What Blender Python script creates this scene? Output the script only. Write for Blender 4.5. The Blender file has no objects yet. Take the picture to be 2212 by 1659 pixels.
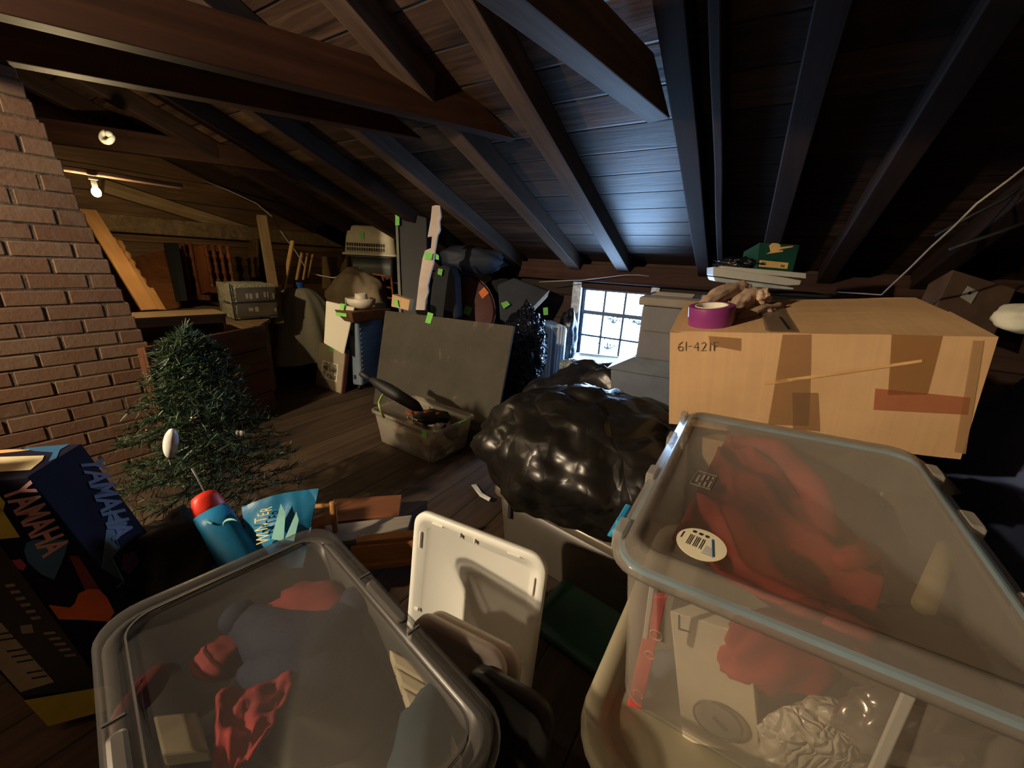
import bpy, bmesh, math, random
from mathutils import Vector, Matrix, noise
random.seed(7)
SC = bpy.context.scene
COL = SC.collection
V = Vector
# ------------------------------------------------------------------ camera
FPX = 831.0; CX, CY = 1106.0, 829.5; H = 1.3
PT = math.radians(17.4); RL = math.radians(3.0)
Fw = V((0, math.cos(PT), -math.sin(PT))); U0 = V((0, math.sin(PT), math.cos(PT))); R0 = V((1, 0, 0))
XI = math.cos(RL)*R0 + math.sin(RL)*U0
YI = -math.sin(RL)*R0 + math.cos(RL)*U0
CAM = V((0, 0, H))
cd = bpy.data.cameras.new('camera'); cam = bpy.data.objects.new('camera', cd); COL.objects.link(cam)
cd.sensor_width = 36; cd.lens = 36*FPX/2212; cd.clip_start = 0.02; cd.clip_end = 200
m = Matrix((XI, YI, -Fw)).transposed().to_4x4(); m.translation = CAM
cam.matrix_world = m
SC.camera = cam
SC.view_settings.view_transform = 'Standard'; SC.view_settings.look = 'None'
SC.view_settings.gamma = 1.0; SC.view_settings.use_curve_mapping = False
SC.view_settings.exposure = 0.05
SC.cycles.max_bounces = 7; SC.cycles.transparent_max_bounces = 14; SC.cycles.sample_clamp_indirect = 4.0
# ------------------------------------------------------------------ world: overcast bright daylight outside
w = bpy.data.worlds.new('sky'); SC.world = w; w.use_nodes = True
bg = w.node_tree.nodes['Background']; bg.inputs[0].default_value = (0.36, 0.61, 1.0, 1); bg.inputs[1].default_value = 50.0
# room axes: DD runs with the rafters towards the window wall, EE along that wall
DD = V((0.517, 0.856, 0)).normalized(); EE = V((0.856, -0.517, 0)).normalized(); ZZ = V((0, 0, 1))
ROOM = Matrix((EE, DD, ZZ)).transposed().to_4x4()          # local x = EE, local y = DD
SL = math.tan(math.radians(20.3)); DW = 4.0; ZP = 1.36; EL = -5.5; ER = 2.6
def ed(e, d, z): return EE*e + DD*d + ZZ*z
LAMP = V((-2.80, -0.30, 2.08))
# each bulb's glowing glass is the light itself (see bulb() further down)
W_MAIN, W_BACK = 430, 26
# window portal: only guides the sampling of the sky, gives no light of its own
pl = bpy.data.lights.new('window_portal', 'AREA'); pl.shape = 'RECTANGLE'; pl.size = 0.70; pl.size_y = 0.80; pl.energy = 1
pl.cycles.is_portal = True
po = bpy.data.objects.new('window_portal', pl); COL.objects.link(po)
pm = Matrix((EE, ZZ, -(EE.cross(ZZ))*-1)).transposed().to_4x4()
zl = DD; xl = EE; yl = zl.cross(xl)
pm = Matrix((xl, yl, zl)).transposed().to_4x4(); pm.translation = ed(-1.25, 4.14, 0.70); po.matrix_world = pm
# ------------------------------------------------------------------ picture -> place helpers (a point on a known plane of the room)
def ray(x, y): return XI*((x-CX)/FPX) - YI*((y-CY)/FPX) + Fw
def atz(x, y, z): d = ray(x, y); return CAM + d*((z-H)/d.z)
def P(x, y, t): return CAM + ray(x, y)*t
def onp(x, y, p0, n): d = ray(x, y); return CAM + d*((p0-CAM).dot(n)/d.dot(n))
def frame(o, x, z=ZZ):
    x = V(x).normalized(); y = V(z).cross(x).normalized(); zz = x.cross(y).normalized()
    M = Matrix((x, y, zz)).transposed().to_4x4(); M.translation = o; return M
def hz(v): v = V(v); v.z = 0; return v.normalized()
def yaw(deg): a = math.radians(deg); return V((math.cos(a), math.sin(a), 0))
# ------------------------------------------------------------------ mesh building
class MB:
    def __init__(s): s.v = []; s.f = []; s.mi = []; s.cur = 0
    def add(s, vs, fs):
        b = len(s.v); s.v += [V(p) for p in vs]; s.f += [tuple(i+b for i in f) for f in fs]; s.mi += [s.cur]*len(fs); return s
    def hexa(s, p):   # p: bottom 4 (ccw) then top 4
        return s.add(p, [(3,2,1,0),(4,5,6,7),(0,1,5,4),(1,2,6,5),(2,3,7,6),(3,0,4,7)])
    def box(s, a, b):
        x0,y0,z0 = a; x1,y1,z1 = b
        return s.hexa([(x0,y0,z0),(x1,y0,z0),(x1,y1,z0),(x0,y1,z0),(x0,y0,z1),(x1,y0,z1),(x1,y1,z1),(x0,y1,z1)])
    def obox(s, o, ax, ay, az):   # box from a corner and three edge vectors
        o, ax, ay, az = V(o), V(ax), V(ay), V(az)
        if ax.cross(ay).dot(az) < 0: o = o+az; az = -az
        return s.hexa([o, o+ax, o+ax+ay, o+ay, o+az, o+ax+az, o+ax+ay+az, o+ay+az])
    def beam(s, p0, p1, wd, ht, up=ZZ):
        p0, p1 = V(p0), V(p1); d = (p1-p0).normalized(); x = d.cross(V(up)).normalized()*wd; z = x.normalized().cross(d)*ht
        o = p0 - x/2 - z/2
        return s.obox(o, x, p1-p0, z)
    def rings(s, rs, cap0=True, cap1=True, closed=True):
        b = len(s.v); n = len(rs[0])
        for r in rs: s.v += [V(p) for p in r]
        for i in range(len(rs)-1):
            for j in range(n if closed else n-1):
                k = (j+1) % n
                s.f.append((b+i*n+j, b+i*n+k, b+(i+1)*n+k, b+(i+1)*n+j)); s.mi.append(s.cur)
        if cap0: s.f.append(tuple(b+j for j in reversed(range(n)))); s.mi.append(s.cur)
        if cap1: s.f.append(tuple(b+(len(rs)-1)*n+j for j in range(n))); s.mi.append(s.cur)
        return s
    def tube(s, pts, r, n=8, cap=True):
        pts = [V(p) for p in pts]; rr = r if isinstance(r, (list, tuple)) else [r]*len(pts); R = []; px = None
        for i, p in enumerate(pts):
            t = (pts[min(i+1, len(pts)-1)] - pts[max(i-1, 0)]).normalized()
            if px is None:
                a = V((0,0,1)) if abs(t.z) < .9 else V((1,0,0)); px = t.cross(a).normalized()
            px = (px - t*px.dot(t)).normalized(); py = t.cross(px)
            R.append([p + (px*math.cos(2*math.pi*k/n) + py*math.sin(2*math.pi*k/n))*rr[i] for k in range(n)])
        return s.rings(R, cap, cap)
    def lathe(s, prof, o=(0,0,0), n=24, M=None, cap=True):
        o = V(o); R = [[o+V((r*math.cos(2*math.pi*k/n), r*math.sin(2*math.pi*k/n), z)) for k in range(n)] for r, z in prof]
        if M: R = [[M @ p for p in q] for q in R]
        return s.rings(R, cap, cap)
    def prism(s, poly, z0, z1):
        return s.rings([[(x,y,z0) for x,y in poly], [(x,y,z1) for x,y in poly]])
    def slab(s, pts, thick):   # polygon in space given a thickness vector
        return s.rings([[V(p) for p in pts], [V(p)+V(thick) for p in pts]])
    def loft(s, rs, cap0=True, cap1=True, seg=6):   # (sx, sy, r, z) rounded rectangles about the origin
        return s.rings([rrect(sx, sy, r, z, seg) for sx, sy, r, z in rs], cap0, cap1)
    def blob(s, c, rad, seed=0, amp=.12, f=2.2, sub=4, flat=None, crease=0, M=None):
        bm = bmesh.new(); bmesh.ops.create_icosphere(bm, subdivisions=sub, radius=1)
        sv = V((seed*13.7, seed*5.1, seed*2.3)); vs = []
        for v in bm.verts:
            p = v.co.copy(); k = 1 + amp*noise.noise(p*f+sv)*2 + amp*.5*noise.noise(p*f*2.3+sv)
            if crease: k += crease*(abs(noise.noise(p*f*2.1+sv*1.7))*2 + .8*abs(noise.noise(V((p.x*f*4, p.y*f*4, p.z*f*1.5))+sv)) - .6)
            q = V((p.x*rad[0], p.y*rad[1], p.z*rad[2]))*k
            if flat is not None and q.z < -rad[2]*flat: q.z = -rad[2]*flat
            q = (M @ q) if M else q
            vs.append(q + V(c))
        fs = [tuple(v.index for v in f.verts) for f in bm.faces]; bm.free()
        return s.add(vs, fs)
    def grid(s, fn, nu, nv):
        vs = [fn(i/nu, j/nv) for i in range(nu+1) for j in range(nv+1)]
        fs = [(i*(nv+1)+j, (i+1)*(nv+1)+j, (i+1)*(nv+1)+j+1, i*(nv+1)+j+1) for i in range(nu) for j in range(nv)]
        return s.add(vs, fs)
def rrect(sx, sy, r, z, seg=6):
    r = min(r, sx/2-1e-4, sy/2-1e-4); out = []
    for cx, cy, a in ((sx/2-r, sy/2-r, 0), (-sx/2+r, sy/2-r, 90), (-sx/2+r, -sy/2+r, 180), (sx/2-r, -sy/2+r, 270)):
        for k in range(seg+1):
            t = math.radians(a+90*k/seg); out.append(V((cx+r*math.cos(t), cy+r*math.sin(t), z)))
    return out
def link(name, me, mats, parent=None, M=None):
    o = bpy.data.objects.new(name, me); COL.objects.link(o)
    for mt in (mats if isinstance(mats, (list, tuple)) else [mats]): me.materials.append(mt)
    if M is not None: o.matrix_local = M
    if parent is not None: o.parent = parent
    return o
def build(name, mb, mats, parent=None, M=None, bev=0, smooth=False, solid=0, label=None, bseg=2):
    me = bpy.data.meshes.new(name); me.from_pydata([tuple(v) for v in mb.v], [], mb.f)
    for p, k in zip(me.polygons, mb.mi): p.material_index = k; p.use_smooth = smooth
    me.update(); bm = bmesh.new(); bm.from_mesh(me)
    bmesh.ops.recalc_face_normals(bm, faces=bm.faces); bm.to_mesh(me); bm.free()
    o = link(name, me, mats, parent, M)
    if solid: md = o.modifiers.new('thick', 'SOLIDIFY'); md.thickness = solid; md.offset = 0
    if bev:
        md = o.modifiers.new('bevel', 'BEVEL'); md.width = bev; md.segments = bseg; md.limit_method = 'ANGLE'; md.angle_limit = math.radians(40)
    if label: o['label'] = label
    return o
def tag(o, label, cat, group=None, kind=None):
    o['label'] = label; o['category'] = cat
    if group: o['group'] = group
    if kind: o['kind'] = kind
    return o
def thing(name, label, cat, M, group=None):
    o = bpy.data.objects.new(name, None); COL.objects.link(o); o.empty_display_size = .1
    o.matrix_world = M if isinstance(M, Matrix) else Matrix.Translation(M)
    return tag(o, label, cat, group)
def struct(name, mb, mats, M=None, **k):
    o = build(name, mb, mats, None, M, **k); o['kind'] = 'structure'; return o
def text_mb(txt, size, M, thick=.0006, font_shear=0, sx=1.0, bold=0):
    c = bpy.data.curves.new('t', 'FONT'); c.body = txt; c.size = size; c.extrude = thick; c.align_x = 'CENTER'; c.align_y = 'CENTER'; c.shear = font_shear
    c.offset = bold*size
    o = bpy.data.objects.new('t', c); COL.objects.link(o)
    bpy.context.view_layer.update()
    me = bpy.data.meshes.new_from_object(o.evaluated_get(bpy.context.evaluated_depsgraph_get()))
    mb = MB(); S = Matrix.Diagonal((sx, 1, 1, 1))
    mb.add([M @ (S @ v.co) for v in me.vertices], [tuple(p.vertices) for p in me.polygons])
    bpy.data.objects.remove(o); bpy.data.curves.remove(c); bpy.data.meshes.remove(me)
    return mb
# ------------------------------------------------------------------ materials
def nodes(name):
    mt = bpy.data.materials.new(name); mt.use_nodes = True; nt = mt.node_tree; b = nt.nodes['Principled BSDF']; return mt, nt, b
def N(nt, t, **k):
    n = nt.nodes.new(t)
    for a, b in k.items():
        if a.startswith('i_'): n.inputs[a[2:].replace('_', ' ')].default_value = b
        else: setattr(n, a, b)
    return n
def mathn(nt, op, a, b=None, c=None):
    n = nt.nodes.new('ShaderNodeMath'); n.operation = op
    for i, q in enumerate((a, b, c)):
        if q is None: continue
        if isinstance(q, (int, float)): n.inputs[i].default_value = q
        else: nt.links.new(q, n.inputs[i])
    return n.outputs[0]
def mixc(nt, f, a, b, mode='MIX'):
    n = nt.nodes.new('ShaderNodeMix'); n.data_type = 'RGBA'; n.blend_type = mode
    for s, q in ((n.inputs[0], f), (n.inputs[6], a), (n.inputs[7], b)):
        if isinstance(q, (int, float)): s.default_value = q
        elif isinstance(q, tuple): s.default_value = (*q, 1) if len(q) == 3 else q
        else: nt.links.new(q, s)
    return n.outputs[2]
def ramp(nt, f, stops):
    n = nt.nodes.new('ShaderNodeValToRGB'); e = n.color_ramp.elements
    while len(e) < len(stops): e.new(.5)
    for x, (p, c) in zip(e, stops): x.position = p; x.color = (*c, 1) if len(c) == 3 else c
    nt.links.new(f, n.inputs[0]); return n.outputs[0]
def bump(nt, b, h, s, d=.01):
    n = N(nt, 'ShaderNodeBump'); n.inputs['Strength'].default_value = s; n.inputs['Distance'].default_value = d
    nt.links.new(h, n.inputs['Height']); nt.links.new(n.outputs[0], b.inputs['Normal'])
def texco(nt, scale=(1,1,1)):
    t = N(nt, 'ShaderNodeTexCoord'); mp = N(nt, 'ShaderNodeMapping'); mp.inputs['Scale'].default_value = scale
    nt.links.new(t.outputs['Object'], mp.inputs[0]); return mp.outputs[0]
def noisen(nt, vec, sc, det=4, rough=.6, dist=0):
    n = N(nt, 'ShaderNodeTexNoise'); n.inputs['Scale'].default_value = sc; n.inputs['Detail'].default_value = det
    n.inputs['Roughness'].default_value = rough; n.inputs['Distortion'].default_value = dist; nt.links.new(vec, n.inputs['Vector']); return n.outputs['Fac']
def mat(name, c, rough=.6, metal=0, spec=.5, var=.12, vs=6, bmp=0, bs=40, coat=0):
    mt, nt, b = nodes(name); v = texco(nt)
    f = noisen(nt, v, vs); lo = tuple(max(0, x*(1-var*2.2)) for x in c); hi = tuple(min(1, x*(1+var*2.2)) for x in c)
    nt.links.new(ramp(nt, f, [(.3, lo), (.7, hi)]), b.inputs['Base Color'])
    b.inputs['Roughness'].default_value = rough; b.inputs['Metallic'].default_value = metal
    b.inputs['Specular IOR Level'].default_value = spec; b.inputs['Coat Weight'].default_value = coat
    if bmp: bump(nt, b, noisen(nt, v, bs), bmp)
    return mt
def wood(name, dark, light, axis=0, sc=1, rough=.65, bmp=.3, grime=.5, spec=.12):
    """grain runs along the given local axis"""
    mt, nt, b = nodes(name); s = [14*sc]*3; s[axis] = .9*sc; v = texco(nt, tuple(s))
    f = noisen(nt, v, 1.0, 6, .65, 1.2); f2 = noisen(nt, texco(nt), 2.2*sc, 3)
    col = ramp(nt, f, [(.25, dark), (.5, tuple((a+b_)/2 for a, b_ in zip(dark, light))), (.72, light)])
    col = mixc(nt, grime, col, ramp(nt, f2, [(.3, (.35, .35, .35)), (.65, (1, 1, 1))]), 'MULTIPLY')
    nt.links.new(col, b.inputs['Base Color']); b.inputs['Roughness'].default_value = rough; b.inputs['Specular IOR Level'].default_value = spec
    bump(nt, b, f, bmp, .004); return mt
def boards(name, dark, light, width, wa, ga, rough=.7, gap=.035, bmp=.6, patch=None, per=.55, gs=7):
    """boards: wa = local axis across the boards, ga = axis along them"""
    mt, nt, b = nodes(name); t = N(nt, 'ShaderNodeTexCoord'); sp = N(nt, 'ShaderNodeSeparateXYZ'); nt.links.new(t.outputs['Object'], sp.inputs[0])
    wv = noisen(nt, texco(nt), 1.3, 2); wv = mathn(nt, 'MULTIPLY', mathn(nt, 'SUBTRACT', wv, .5), .018)
    u = mathn(nt, 'DIVIDE', mathn(nt, 'ADD', sp.outputs[wa], wv), width)
    idx = mathn(nt, 'FLOOR', u); fr = mathn(nt, 'FRACT', u)
    wn = N(nt, 'ShaderNodeTexWhiteNoise', noise_dimensions='1D'); nt.links.new(idx, wn.inputs['W'])
    s = [gs*2.2]*3; s[ga] = .8; mp = N(nt, 'ShaderNodeMapping'); mp.inputs['Scale'].default_value = s; nt.links.new(t.outputs['Object'], mp.inputs[0])
    off = N(nt, 'ShaderNodeCombineXYZ'); nt.links.new(mathn(nt, 'MULTIPLY', wn.outputs['Value'], 37), off.inputs[ga])
    nt.links.new(off.outputs[0], mp.inputs['Location'])
    g = noisen(nt, mp.outputs[0], 1.0, 7, .68, 1.6)
    col = ramp(nt, g, [(.28, dark), (.5, tuple((a*.6+b_*.4) for a, b_ in zip(dark, light))), (.74, light)])
    tint = ramp(nt, wn.outputs['Value'], [(0, (1-per,)*3), (1, (1, 1, 1))]); col = mixc(nt, 1.0, col, tint, 'MULTIPLY')
    big = noisen(nt, texco(nt), .9, 4); col = mixc(nt, .6, col, ramp(nt, big, [(.32, (.35, .32, .32)), (.62, (1, 1, 1))]), 'MULTIPLY')
    if patch: col = mixc(nt, ramp(nt, noisen(nt, texco(nt), .8, 3, .5), [(.54, (0,0,0)), (.66, (1,1,1))]), col, patch)
    d = mathn(nt, 'MINIMUM', fr, mathn(nt, 'SUBTRACT', 1.0, fr)); ed_ = ramp(nt, d, [(0, (0,0,0)), (gap, (1,1,1))])
    col = mixc(nt, 1.0, col, ed_, 'MULTIPLY')
    nt.links.new(col, b.inputs['Base Color']); b.inputs['Roughness'].default_value = rough; b.inputs['Specular IOR Level'].default_value = .35
    hgt = mathn(nt, 'ADD', mathn(nt, 'MULTIPLY', g, .5), ed_); bump(nt, b, hgt, bmp, .006); return mt
def frost(name, c, f0=.35, rough=.28, edge=.5, tint=(1,1,1)):
    """milky see-through plastic: part of the light passes straight, the rest scatters"""
    mt, nt, b = nodes(name); b.inputs['Base Color'].default_value = (*c, 1); b.inputs['Roughness'].default_value = rough
    tr = N(nt, 'ShaderNodeBsdfTransparent'); tr.inputs[0].default_value = (*tint, 1)
    tl = N(nt, 'ShaderNodeBsdfTranslucent'); tl.inputs[0].default_value = (*c, 1)
    m0 = N(nt, 'ShaderNodeMixShader'); m0.inputs[0].default_value = .25; nt.links.new(b.outputs[0], m0.inputs[1]); nt.links.new(tl.outputs[0], m0.inputs[2])
    lw = N(nt, 'ShaderNodeLayerWeight'); lw.inputs[0].default_value = .35
    n1 = noisen(nt, texco(nt), 9, 3)
    fac = mathn(nt, 'ADD', mathn(nt, 'MULTIPLY', lw.outputs['Facing'], edge), mathn(nt, 'ADD', f0-.05, mathn(nt, 'MULTIPLY', n1, .1))); 
    fac = mathn(nt, 'MINIMUM', fac, 1.0)
    mx = N(nt, 'ShaderNodeMixShader'); nt.links.new(fac, mx.inputs[0]); nt.links.new(tr.outputs[0], mx.inputs[1]); nt.links.new(m0.outputs[0], mx.inputs[2])
    nt.links.new(mx.outputs[0], nt.nodes['Material Output'].inputs[0]); return mt
def emit(name, c, s):
    mt = bpy.data.materials.new(name); mt.use_nodes = True; nt = mt.node_tree; nt.nodes.clear()
    e = N(nt, 'ShaderNodeEmission'); e.inputs[0].default_value = (*c, 1); e.inputs[1].default_value = s
    o = N(nt, 'ShaderNodeOutputMaterial'); nt.links.new(e.outputs[0], o.inputs[0]); return mt
def bagmat(name, c, rough=.22, b1=.7, sc=5):
    mt, nt, b = nodes(name); v = texco(nt); b.inputs['Base Color'].default_value = (*c, 1); b.inputs['Roughness'].default_value = rough; b.inputs['Specular IOR Level'].default_value = .5
    n1 = noisen(nt, v, sc, 2, .4, 1.2); rid = mathn(nt, 'ABSOLUTE', mathn(nt, 'SUBTRACT', n1, .5))
    wn = N(nt, 'ShaderNodeTexNoise'); wn.inputs['Scale'].default_value = sc*.8; nt.links.new(v, wn.inputs['Vector'])
    vv = N(nt, 'ShaderNodeVectorMath', operation='MULTIPLY_ADD'); nt.links.new(wn.outputs['Color'], vv.inputs[0]); vv.inputs[1].default_value = (.5, .5, .5); nt.links.new(v, vv.inputs[2])
    vo = N(nt, 'ShaderNodeTexVoronoi', feature='DISTANCE_TO_EDGE'); vo.inputs['Scale'].default_value = sc*1.3; nt.links.new(vv.outputs[0], vo.inputs['Vector'])
    hh = mathn(nt, 'ADD', mathn(nt, 'MULTIPLY', rid, .8), mathn(nt, 'MULTIPLY', mathn(nt, 'MINIMUM', vo.outputs['Distance'], .22), .9))
    bump(nt, b, hh, b1, .06); return mt

M_rafter = wood('old_dim_rafter_wood', (.014,.007,.005), (.042,.023,.016), 1, 1, .7, .35)  # dark copy of the rafter wood, dimness put into the colour
M_raft_lit = wood('window_lit_rafter_wood', (.040,.027,.020), (.125,.082,.060), 1, 1, .6, .35)  # light copy of the rafter wood, window light put into the colour
M_beam = wood('red_brown_beam_wood', (.05,.017,.009), (.17,.065,.032), 1, .8, .6, .35)
M_ceiling = boards('roof_boards', (.007,.0035,.0025), (.16,.092,.058), .21, 1, 0, .50, .04, 1.0, None, .6, 5)
M_floor = boards('attic_floor_boards', (.034,.020,.012), (.115,.075,.048), .19, 0, 1, .62, .03, .5, None, .35, 6)
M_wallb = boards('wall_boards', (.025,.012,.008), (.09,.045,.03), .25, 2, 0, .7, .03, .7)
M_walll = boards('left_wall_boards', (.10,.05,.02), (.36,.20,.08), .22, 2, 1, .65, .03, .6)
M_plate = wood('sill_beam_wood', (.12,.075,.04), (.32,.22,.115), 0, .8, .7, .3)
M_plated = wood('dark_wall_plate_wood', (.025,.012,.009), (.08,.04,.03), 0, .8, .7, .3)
M_black = mat('black_matte', (.008,.008,.010), .6)
M_blackg = mat('black_gloss', (.006,.006,.009), .25, vs=3)
M_green = mat('green_tape', (.16,.52,.10), .6)
M_orange = mat('orange_tape', (.85,.20,.03), .6)
M_wire = mat('grey_cable', (.28,.25,.22), .6)
M_ddark = mat('dark_fabric', (.012,.014,.020), .85)

# ------------------------------------------------------------------ room shell
def lb(mb, pts, mt, name, th): pass
fl = MB().box((-6.2, -4.5, -.06), (ER+.2, 4.2, 0)); struct('floor', fl, M_floor, ROOM)
# roof: two slopes, the one in view rises from the window wall to a ridge behind the camera
dr = -1.7; zr = ZP + (DW-dr)*SL
rl = math.sqrt((DW+.35-dr)**2*(1+SL*SL))
rx = EE; ry = (DD - ZZ*SL).normalized()
CM = Matrix((rx, ry, rx.cross(ry))).transposed().to_4x4(); CM.translation = ed(0, dr, zr)
ce = MB().box((-6.2, -.02, 0), (ER+.3, rl, .05)); struct('ceiling', ce, M_ceiling, CM)
ry2 = (-DD - ZZ*SL*1.6).normalized(); CM2 = Matrix((-EE, ry2, (-EE).cross(ry2))).transposed().to_4x4(); CM2.translation = ed(0, dr, zr)
struct('ceiling', MB().box((-ER-.3, -.02, 0), (6.2, 3.4, .05)), M_ceiling, CM2)
# window wall with an opening
WE0, WE1, WZ0, WZ1 = -1.60, -.88, .33, 1.09
wb = MB()
wb.box((-6.0, DW, 0), (WE0, DW+.09, ZP+.02)); wb.box((WE1, DW, 0), (ER+.1, DW+.09, ZP+.02))
wb.box((WE0, DW, 0), (WE1, DW+.09, WZ0)); wb.box((WE0, DW, WZ1), (WE1, DW+.09, ZP+.02))
struct('wall_back', wb, M_wallb, ROOM)
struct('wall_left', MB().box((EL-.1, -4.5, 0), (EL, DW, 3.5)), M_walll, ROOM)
struct('wall_right', MB().box((ER, -4.5, 0), (ER+.1, DW+.2, 3.5)), M_wallb, ROOM)
struct('wall_front', MB().box((-6.0, -4.6, 0), (ER+.1, -4.5, 3.5)), M_wallb, ROOM)
# plate beams on the walls
pb = MB().box((EL, DW-.13, ZP-.20), (ER, DW-.002, ZP-.03)); o = struct('trim_1', pb, M_plated, ROOM, bev=.006)
pa = onp(356, 497, ed(EL,0,0), EE); pb_ = onp(754, 522, ed(EL,0,0), EE)
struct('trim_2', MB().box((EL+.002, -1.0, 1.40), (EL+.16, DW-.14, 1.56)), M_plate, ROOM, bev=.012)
# window
M_frame = mat('weathered_white_window_wood', (.55,.62,.70), .7, vs=20, var=.2)
M_munt = mat('dark_window_bars', (.05,.08,.12), .5)
M_glass = None
mg, ng, bgl = nodes('window_glass'); trn = N(ng, 'ShaderNodeBsdfTransparent'); gls = N(ng, 'ShaderNodeBsdfGlossy'); gls.inputs['Roughness'].default_value = .02
mx = N(ng, 'ShaderNodeMixShader'); mx.inputs[0].default_value = .05; ng.links.new(trn.outputs[0], mx.inputs[1]); ng.links.new(gls.outputs[0], mx.inputs[2]); ng.links.new(mx.outputs[0], ng.nodes['Material Output'].inputs[0])
wf = MB()
wf.box((WE0-.10, DW-.03, WZ0-.04), (WE0, DW+.10, WZ1+.06)); wf.box((WE1, DW-.03, WZ0-.04), (WE1+.08, DW+.10, WZ1+.06))
win = struct('window_1', wf, M_frame, ROOM, bev=.006)
hd = build('window_head', MB().box((WE0, DW-.02, WZ1), (WE1, DW+.10, WZ1+.05)).box((WE0, DW-.06, WZ0-.05), (WE1, DW+.10, WZ0)), M_plated, None, None); hd.parent = win
mu = MB(); e0, e1, z0, z1 = WE0, WE1, WZ0, WZ1
mu.box((e0, DW+.03, z0), (e0+.035, DW+.06, z1)); mu.box((e1-.035, DW+.03, z0), (e1, DW+.06, z1))
mu.box((e0, DW+.03, z0), (e1, DW+.06, z0+.03)); mu.box((e0, DW+.03, z1-.025), (e1, DW+.06, z1))
for k in (1, 2):
    x = e0+.035 + (e1-e0-.07)*k/3; mu.box((x-.011, DW+.032, z0), (x+.011, DW+.056, z1))
zm = z0 + (z1-z0)*.335; mu.box((e0, DW+.032, zm-.010), (e1, DW+.056, zm+.010))
zm = z0 + (z1-z0)*.665; mu.box((e0, DW+.025, zm-.020), (e1, DW+.060, zm+.020))
sash = build('window_sash', mu, M_munt); sash.parent = win
gl = build('window_pane', MB().box((e0+.02, DW+.042, z0+.01), (e1-.02, DW+.045, z1-.01)), mg); gl.parent = win
# shrubs outside, seen pale against the bright sky
M_leaf = mat('outside_leaves', (.010,.012,.010), .8)
for k, (e, d, z, sz) in enumerate(((-1.56, 5.0, .26, .26), (-1.22, 5.1, .62, .17), (-1.55, 5.1, .60, .12), (-1.45, 5.6, 1.25, .2))):
    s_ = MB(); rnd = random.Random(k)
    base = ed(e, d, z)
    for j in range(26):
        a = rnd.uniform(-1.2, 1.2); l = sz*rnd.uniform(.4, 1); q = base + EE*math.sin(a)*l + ZZ*math.cos(a)*l*.9
        s_.tube([base, base.lerp(q, .6)+DD*.01, q], [.004, .003, .002], 4)
        for t in range(2):
            c = q + V((rnd.uniform(-.03,.03), rnd.uniform(-.03,.03), rnd.uniform(-.03,.03))); u = V((rnd.uniform(-1,1), rnd.uniform(-1,1), rnd.uniform(-1,1))).normalized()*.026
            wv = u.cross(V((.3,.5,.8))).normalized()*.010; s_.add([c-u, c+wv, c+u, c-wv], [(0,1,2,3)])
    o = build('garden_shrub', s_, M_leaf)
    tag(o, ['leafy shrub outside the lowest left window panes', 'branching fern shape outside the middle window pane', 'small leafy twig outside the middle left window pane', 'twigs outside the top row of window panes'][k], 'shrub')
# ground outside for the shrubs
# ------------------------------------------------------------------ rafters
def roofz(d): return ZP + (DW-d)*SL
def rafter(e, label, wdt=.11, ht=.13, d0=-1.6, d1=3.93, drop=0, mt=None, name='roof_rafter', group='roof rafters'):
    Lr = (d1-d0)*math.sqrt(1+SL*SL)
    Mr = Matrix((EE, ry, EE.cross(ry))).transposed().to_4x4(); Mr.translation = ed(e, d0, roofz(d0)-drop)
    mb = MB(); n = 14; rr = []
    for i in range(n+1):
        t = i/n; j = .006*noise.noise(V((e*9, t*5, 1))); k = .008*noise.noise(V((e*9, t*6, 7)))
        y = Lr*t; rr.append([(-wdt/2+j, y, -ht+k), (wdt/2+j, y, -ht+k*.6), (wdt/2+j, y, -.001), (-wdt/2+j, y, -.001)])
    mb.rings(rr); o = build(name, mb, mt or M_rafter, None, Mr, bev=.006); return tag(o, label, 'rafter', group)
RA = [(-1.14, 'long roof rafter ending just above the window'), (-1.65, 'roof rafter ending left of the window, pale knotty lower end'),
      (-2.34, 'roof rafter passing behind the tip of the longest tie beam'), (-.43, 'old rafter above the vented white crate, doubled by a second board'),
      (.02, 'rafter behind the green box on the lid stack'), (.42, 'second rafter to the right of the green box'), (.95, 'rafter in the dark upper right of the attic'),
      (1.6, 'rafter near the tan board on the right wall'), (-3.0, 'rafter above the tall black board'), (-3.6, 'rafter above the pet carrier'), (-4.2, 'rafter above the tilted slats beside the post'), (-4.9, 'rafter above the wrapped parcel')]
for e, lb_ in RA: rafter(e, lb_, wdt=.12 if e in (-1.14, -1.65) else .10, mt=M_raft_lit if e in (-1.14, -1.65, -2.34) else None)
rafter(-.29, 'board sistered to the rafter above the vented white crate', .04, .16, 1.0, 3.93, name='sister_board')
# ------------------------------------------------------------------ tie beams
def tie(px_end, px_far, z, hgt, wdt, label, cut=.35, mt=None, ext=1.6):
    a = atz(*px_end, z); b = atz(*px_far, z); d = hz(b-a); L = (b-a).length + ext; x = d.cross(ZZ)
    mb = MB(); s = x*wdt
    A0 = a; mb.hexa([A0, A0+s, A0+s+d*L, A0+d*L, A0+ZZ*hgt+d*cut, A0+s+ZZ*hgt+d*cut, A0+s+d*L+ZZ*hgt, A0+d*L+ZZ*hgt])
    Mt = frame(a, d); Mi = Mt.inverted(); mb.v = [Mi @ v for v in mb.v]
    o = build('tie_beam', mb, mt or M_beamx, None, Mt, bev=.006); return tag(o, label, 'beam', 'tie beams under the roof')
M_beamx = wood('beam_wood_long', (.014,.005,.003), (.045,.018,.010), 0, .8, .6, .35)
M_beam_lit = wood('window_lit_beam_wood', (.085,.068,.056), (.25,.19,.155), 0, 1, .6, .35)  # beam wood lightened to paint in daylight from the window
tie((1118, 301), (0, 27), 1.99, .19, .09, 'longest red brown tie beam with a pointed end, nearest the camera')
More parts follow.
